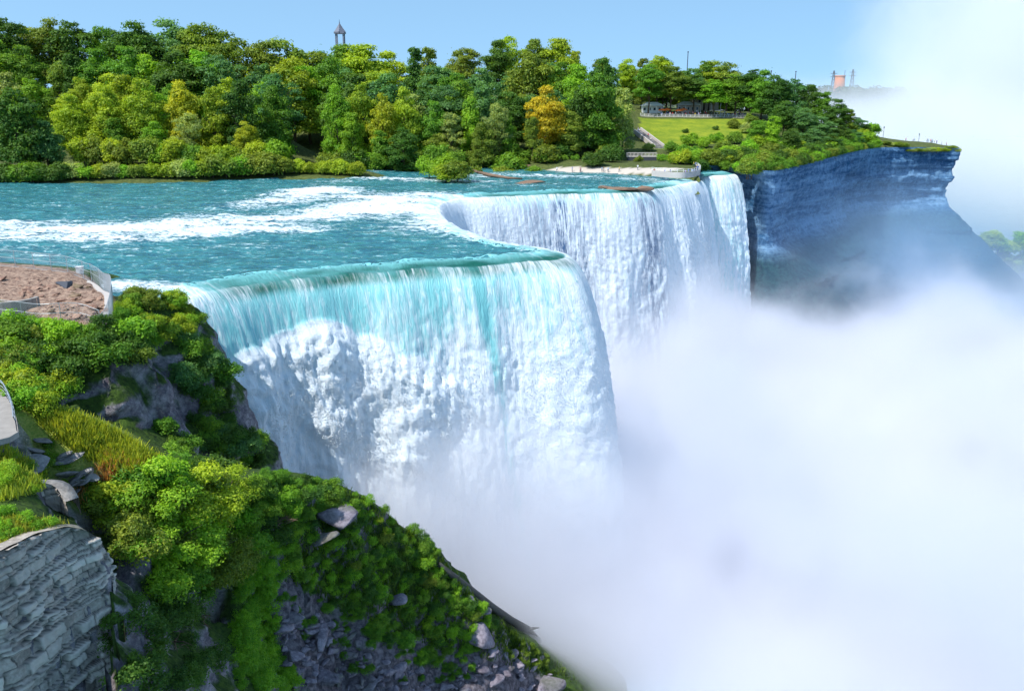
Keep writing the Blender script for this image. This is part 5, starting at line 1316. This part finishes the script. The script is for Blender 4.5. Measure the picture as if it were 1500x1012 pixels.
river_fence = [P(x, y, 1.0) for x, y in [(-70, 390), (0, 394), (36, 397), (80, 403), (112, 409), (134, 414)]]
chain_fence('chain_link_fence', river_fence, 2.3, 'straight run of chain link fence between the red rubble and the river')
bend = [P(x, y, .8) for x, y in [(135, 415), (148, 420), (158, 430), (166, 444), (167, 458), (160, 472), (148, 482)]]
bendc = chain_fence('chain_link_fence', bend, 2.6, 'curving silvery chain link fence at the tip of the terrace', 3, .17)
chain_fence('chain_link_fence', [P(x, y, .6) for x, y in [(-70, 470), (0, 476), (32, 478), (68, 482), (95, 480), (120, 478), (148, 482)]], 2.3, 'low wire fence with dark posts before the red rubble, above the bushes', 5)
mb = MB(); cc = [q + Vector((-.5, -.25, 0)) for q in bendc]
for a_, b_ in zip(cc[:-1], cc[1:]):
    sd = Vector(((b_ - a_).y, -(b_ - a_).x, 0)).normalized()
    mb.add([a_ + sd * .35 + Vector((0, 0, .45)), a_ - sd * .3 + Vector((0, 0, .45)), b_ - sd * .3 + Vector((0, 0, .45)), b_ + sd * .35 + Vector((0, 0, .45)), a_ + sd * .35 - Vector((0, 0, .6)), a_ - sd * .3 - Vector((0, 0, .6)), b_ - sd * .3 - Vector((0, 0, .6)), b_ + sd * .35 - Vector((0, 0, .6))], [(3, 2, 1, 0), (0, 4, 7, 3), (1, 2, 6, 5)])
link('terrace_kerb', mb.mesh('terrace_kerb', M['concrete']), None, None, 'pale concrete kerb following the curved fence', 'kerb')
# pale curved wall with a barred opening at the frame's edge
q = near_pt(8, 470, 1); t = empty('curved_wall', q, 'low pale curved wall with a barred opening beside the rubble', 'wall')
arc = [Vector((-3.4 + 4.6 * math.sin(a), 2.2 - 3.0 * math.cos(a) + 2.2, 0)) for a in np.linspace(-1.2, 1.7, 16)]; mb = MB()
for a_, b_ in zip(arc[:-1], arc[1:]):
    sd = Vector(((b_ - a_).y, -(b_ - a_).x, 0)).normalized() * .22
    mb.add([a_ + sd, a_ - sd, b_ - sd, b_ + sd] and [a_ + sd - Vector((0, 0, .5)), a_ - sd - Vector((0, 0, .5)), b_ - sd - Vector((0, 0, .5)), b_ + sd - Vector((0, 0, .5)), a_ + sd + Vector((0, 0, 1.5)), a_ - sd + Vector((0, 0, 1.5)), b_ - sd + Vector((0, 0, 1.5)), b_ + sd + Vector((0, 0, 1.5))], [(4, 5, 6, 7), (0, 4, 7, 3), (1, 2, 6, 5)])
link('wall', mb.mesh('curved_wall', M['worn_stone']), t)
mb = MB(); mb.box((-3.0, 1.12, .75), (2.6, .06, 1.0)); op = link('opening', mb.mesh('opening', M['glass_dark']), t)
for x in np.linspace(-4.2, -1.8, 8):
    mb = MB(); mb.tube([(x, 1.05, .25), (x, 1.05, 1.25)], .03, 5); link('bar', mb.mesh('bar', M['steel']), op)
q = near_pt(118, 404, 1); t = empty('utility_box', q + Vector((0, 0, 0)), 'small white utility box by the river fence', 'box', None, .3)
mb = MB(); mb.box((0, 0, .45), (.9, .6, .9)); link('cabinet', mb.mesh('cabinet', M['white_paint']), t)
mb = MB(); mb.box((0, 0, .93), (1.0, .7, .08)); link('lid', mb.mesh('lid', M['white_paint']), t)
mb = MB(); mb.box((.2, -.32, .5), (.08, .05, .2)); link('handle', mb.mesh('handle', M['dark_metal']), t)
# rubble on the terrace
rk = random.Random(31); ROCKV = {}
def rock(kind, mat, loc, size, label, group, name, flat=1.0):
    k = (mat.name, rk.randrange(5))
    if k not in ROCKV: ROCKV[k] = rock_mesh('rock', (1, .8, .7), 60 + len(ROCKV) * 3, mat, res=9)
    o = link(name, ROCKV[k], None, None, label, 'rock', group, tuple(loc)); o.rotation_euler = (rk.uniform(-.4, .4), rk.uniform(-.4, .4), rk.uniform(0, 6.28)); o.scale = (size, size * rk.uniform(.7, 1.1), size * flat * rk.uniform(.6, 1.0)); return o
TERR = np.array([(0, 402), (60, 405), (120, 415), (150, 428), (155, 458), (140, 472), (60, 455), (40, 440), (0, 420)], dtype=float); n_ = 0
while n_ < 90:
    x = rk.uniform(0, 155); y = rk.uniform(402, 472)
    if not inside(np.array([[x, y]]), TERR)[0]: continue
    p, nn = on_near(x, y); n_ += 1
    if p is None: continue
    sz = rk.uniform(.15, .45) if n_ > 14 else rk.uniform(.5, .8)
    rock('r', M['red_stone'], p + Vector((0, 0, .05)), sz, 'reddish rubble stone on the fenced terrace', 'red rubble on the terrace', 'rubble_stone', .6)
p, _ = on_near(96, 418); rock('r', M['dark_metal'], p + Vector((0, 0, .1)), 1.5, 'dark boulder lying among the red rubble', None, 'dark_boulder', .5)

# scree and boulders on the talus
for px, py, sz, lb in [(500, 752, 2.3, 'large violet-grey boulder near the top of the green talus'), (462, 790, 1.6, 'violet-grey boulder half sunk in dark brambles'), (700, 932, 2.1, 'broad flat violet slab low on the talus'), (465, 925, 1.6, 'pale violet slab on top of the scree'), (575, 880, 1.2, 'violet boulder in the middle of the green talus'),
                       (635, 793, 0.9, 'square rock jutting from the sunlit crest of the talus'), (686, 880, 1.0, 'brown rock under the upper end of the wet log'), (710, 895, .8, 'brown rock beneath the middle of the wet log'), (800, 1000, 1.8, 'big violet slab at the foot of the talus'), (790, 930, .9, 'mossy square rock at the lower end of the wet log'),
                       (430, 960, 1.2, 'blue-violet slab at the left of the scree'), (475, 985, 1.4, 'blue-violet slab in the middle of the scree'), (640, 770, .8, 'small rock above the square one on the crest'), (755, 975, 1.2, 'violet slab beside the mossy talus foot')]:
    p, nn = on_near(px, py)
    if p is not None: rock('b', M['boulder'], p + nn * .25 * sz, sz, lb, None, 'boulder', .75)
SCREE = [np.array(q, dtype=float) for q in ([(395, 880), (440, 890), (520, 925), (560, 965), (640, 985), (720, 965), (800, 1000), (800, 1011), (430, 1011), (410, 960)], [(690, 940), (760, 955), (830, 1008), (740, 1008)])]
n_ = 0
while n_ < 230:
    x = rk.uniform(395, 830); y = rk.uniform(880, 1011)
    if not any(inside(np.array([[x, y]]), q)[0] for q in SCREE): continue
    n_ += 1; p, nn = on_near(x, y)
    if p is None: continue
    rock('b', M['boulder'], p + nn * .1, rk.uniform(.2, .6) * (2.2 if rk.random() < .14 else 1), 'broken violet stone of the scree under the green talus', 'scree stones', 'scree_stone', .7)
# wet log along the crest
lp = [(643, 826), (662, 842), (690, 864), (720, 888), (748, 908), (772, 922), (788, 938)]
pts_ = []
for i, (x, y) in enumerate(lp):
    h = None
    for dy in (0, 3, 6, 10, 15, 22):
        h, _ = on_near(x, y + dy)
        if h is not None and h.y < 112: break
    Y = h.y if h is not None and h.y < 112 else 97
    pts_.append(PY(x, y, Y - .6))
ys_ = np.convolve(np.pad([q.y for q in pts_], 1, mode='edge'), np.ones(3) / 3, 'valid'); pts_ = [PY(x, y, Y) for (x, y), Y in zip(lp, ys_)]
t = empty('fallen_log', pts_[3], 'long dark wet log lying down the sunlit crest of the talus', 'log'); b0 = Vector(pts_[3])
mb = MB(); mb.tube([q - b0 for q in pts_], [.30, .42, .46, .48, .52, .6, .5], 9); link('trunk', mb.mesh('log_trunk', M['log'], True), t)
mb = MB(); q = pts_[5] - b0
for dx, dy, dz in ((.9, -.5, .5), (1.1, -.3, -.4), (.6, -.9, .1), (1.3, .3, .2)): mb.tube([q, q + Vector((dx, dy, dz)) * .6, q + Vector((dx * 1.3, dy * 1.1, dz * 1.5 - .2))], [.3, .18, .05], 6)
link('root', mb.mesh('log_root', M['log'], True), t)

# masonry: wall at the corner, small arched block wall, walkway
def block_wall(name, top, depth, label, mat, block=(.95, .42), seed=1, rough=.35, res=.085, batter=.02, curve=None):
    """coursed rubble face hanging below a polyline of top points; every stone stands out by its own amount"""
    c = catmull([tuple(p) for p in top], res); n = len(c); s_ = np.arange(n) * res; m = int(depth / res)
    U = np.repeat(s_, m); W = np.tile(np.arange(m) * res, n)
    wob = .5 * perlin(np.c_[U * .25, W * .2, U * 0 + seed]) + .22 * perlin(np.c_[U * .9, W * .5, U * 0 + seed]); wr = W - np.repeat(c[:, 2], m) + wob * .45
    rng = np.random.RandomState(seed); hts = rng.uniform(.35, 1.5, 400) ** 1.4 * block[1] * 1.25; ed = np.cumsum(hts); row = np.searchsorted(ed, wr + 4.5); fy = (ed[row] - (wr + 4.5)) / hts[row]
    bl = block[0] * (0.6 + 0.9 * _g[(row * 7) & 4095, 0] ** 2 + .3); uu = U + 13.7 * ((row * 37) % 17) + .25 * perlin(np.c_[U * 1.1, W * 1.1, U * 0]); col = np.floor(uu / bl).astype(np.int64); fx = uu / bl - col
    hsh = _perm[(_perm[row & 4095] + col) & 4095] / 4095.0
    edge = np.minimum(np.minimum(fx, 1 - fx) * bl, np.minimum(fy, 1 - fy) * hts[row])
    bump = rough * (hsh - .5) * 1.3 + .14 * sstep(0, .09, edge) + .26 * fbm(np.c_[U * 1.3, W * 1.3, U * 0 + seed], 4)
    tg = np.gradient(c[:, :2], axis=0); tg /= np.linalg.norm(tg, axis=1)[:, None]; nr = np.stack([tg[:, 1], -tg[:, 0]], 1)
    kk = np.hanning(15); kk /= kk.sum(); nr = np.stack([np.convolve(np.pad(nr[:, i], 7, mode='edge'), kk, 'valid') for i in (0, 1)], 1); nr /= np.linalg.norm(nr, axis=1)[:, None]
    off = bump + W * batter
    big = .3 * fbm(np.c_[U * .3, W * .3, U * 0 + 4], 3) * np.clip(W / 2, 0, 1)
    B = np.repeat(c, m, axis=0); N = np.repeat(nr, m, axis=0)
    V = np.c_[B[:, :2] + N * (off + big)[:, None], B[:, 2] - W]
    t = empty(name, tuple(c[n // 2]), label, 'wall'); b = np.array(t.location)
    link('masonry', mesh_np('masonry', V - b, grid_faces(n, m), mat, True, {'stone': hsh, 'joint': .8 * sstep(.065, .0, edge + .03 * fbm(np.c_[U * 3, W * 3, U * 0], 3))}), t)
    # coping closes the top towards the bank
    k = np.arange(0, n, 4); inn = c[k, :2] - nr[k] * .8; out = c[k, :2] + nr[k] * .12
    V2 = []
    for j, i in enumerate(k): V2 += [(*out[j], c[i, 2] + .06), (*inn[j], c[i, 2] + .02 ), (*inn[j], c[i, 2] - 1.2)]
    F2 = []
    for j in range(len(k) - 1):
        F2 += [(3 * j, 3 * j + 3, 3 * j + 4, 3 * j + 1), (3 * j + 1, 3 * j + 4, 3 * j + 5, 3 * j + 2)]
    V2 = np.array(V2); V2[:, 2] += .10 * perlin(V2 * .9)
    link('coping', mesh_np('coping', V2 - b, np.array(F2), mat, False), t)
    return t
block_wall('stone_wall', [P(-130, 850, .1), P(-30, 818, .1), P(0, 806, .1), P(50, 783, -.3), (P(103, 772, -1.1)), P(108, 770, -1.1) + Vector((.7, .9, -1.2)), P(108, 770, -1.1) + Vector((.6, 2.6, -4.0))], 24, 'tall coursed grey rubble stone wall at the near corner, grass on top', M['coursed_stone'], (1.15, .40), 5, .45)
block_wall('stone_wall', [P(22, 733, -.9), P(40, 716, -.4), P(62, 708, -.3), P(84, 713, -.7), P(98, 735, -1.5)], 3.4, 'small rounded block wall between the walkway verge and the tall wall', M['coursed_stone'], (.9, .75), 9, .12, .07, .0)
# stone slabs of the shaded bank
for i in range(34):
    x = rk.uniform(35, 145); y = rk.uniform(625, 725)
    if not inside(np.array([[x, y]]), np.array([(30, 635), (75, 640), (150, 705), (150, 730), (90, 725), (40, 680)], dtype=float))[0]: continue
    p, nn = on_near(x, y)
    if p is not None: rock('s', M['wall_stone'], p, rk.uniform(.5, 1.2), 'grey tilted stone slab on the bank below the walkway', 'tilted slabs below the walkway', 'stone_slab', .35)
# paved walkway corner with its curved railing
wk = [P(x, y, 2.25) for x, y in [(-90, 560), (-20, 566), (4, 574), (16, 590), (24, 612), (27, 632), (14, 640), (-10, 646), (-90, 660)]]
t = empty('paved_walkway', wk[5], 'pale paved walkway corner with a curved metal railing', 'walkway'); b0 = Vector(wk[5]); mb = MB(); k = len(wk)
mb.add([q - b0 for q in wk] + [q - b0 - Vector((0, 0, .4)) for q in wk], [tuple(range(k))[::-1], *[(i, (i + 1) % k, k + (i + 1) % k, k + i) for i in range(k)]]); link('paving', mb.mesh('paving', M['worn_stone']), t)
rl = catmull([tuple(q + Vector((-.15, .1, 0)) - b0) for q in wk[1:6]], .55)
for q in rl[::2]:
    mb = MB(); q = Vector(q); mb.tube([q, q + Vector((0, 0, .75)), q + Vector((-.10, 0, 1.05))], .035, 6); link('post', mb.mesh('walk_post', M['dark_metal']), t)
for z in (.2, .5, .8, 1.06):
    mb = MB(); mb.tube([Vector(q) + Vector((-.1 if z > 1 else 0, 0, z)) for q in rl], .028 if z < 1 else .045, 6); link('rail', mb.mesh('walk_rail', M['steel']), t)
# bare twigs over the ravine
for px, py, lb in [(290, 905, 'bare grey branch bending over the dark ravine'), (415, 765, 'bare pale twig sticking out at the top of the talus'), (255, 940, 'tangled dead branch in the dark ravine')]:
    p, nn = on_near(px, py)
    if p is None: continue
    t = empty('dead_branch', p, lb, 'branch'); mb = MB(); p1 = Vector((0, 0, 0)); 
    for i in range(7):
        d = Vector((rk.uniform(-.6, 1), rk.uniform(-1.2, -.3), rk.uniform(-.2, 1))); e = d * rk.uniform(1.0, 2.2); mb.tube([p1, e * .5 + Vector((0, 0, .2)), e], [.06, .04, .012], 5)
        for j in range(3): mb.tube([e * .6, e * .6 + Vector((rk.uniform(-.8, .8), rk.uniform(-.8, .2), rk.uniform(-.4, .6)))], [.03, .008], 4)
    link('limb', mb.mesh('limb', M['driftwood']), t)
# ------------------------------------------------------------------ labels that single each plant and person out
ORD = ['first', 'second', 'third', 'fourth', 'fifth', 'sixth', 'seventh', 'eighth', 'ninth', 'tenth', 'eleventh', 'twelfth']
def finish_labels():
    by = {}
    for o, lb, od in VEG: by.setdefault(lb, []).append((od, o))
    for lb, v in by.items():
        v.sort(key=lambda q: q[0])
        if len(v) < 2 or len(v) > 12: continue
        for i, (od, o) in enumerate(v):
            nm = 'leftmost' if i == 0 else 'rightmost' if i == len(v) - 1 else ORD[i] + ' from the left'
            base = lb
            for cut in (' little', ' long', ' leafy', ' small'):
                if len((base + ' ' + nm).split()) > 16: base = base.replace(cut, '')
            lb_ = base
            o['label'] = f"{lb_}, {nm}"
finish_labels()
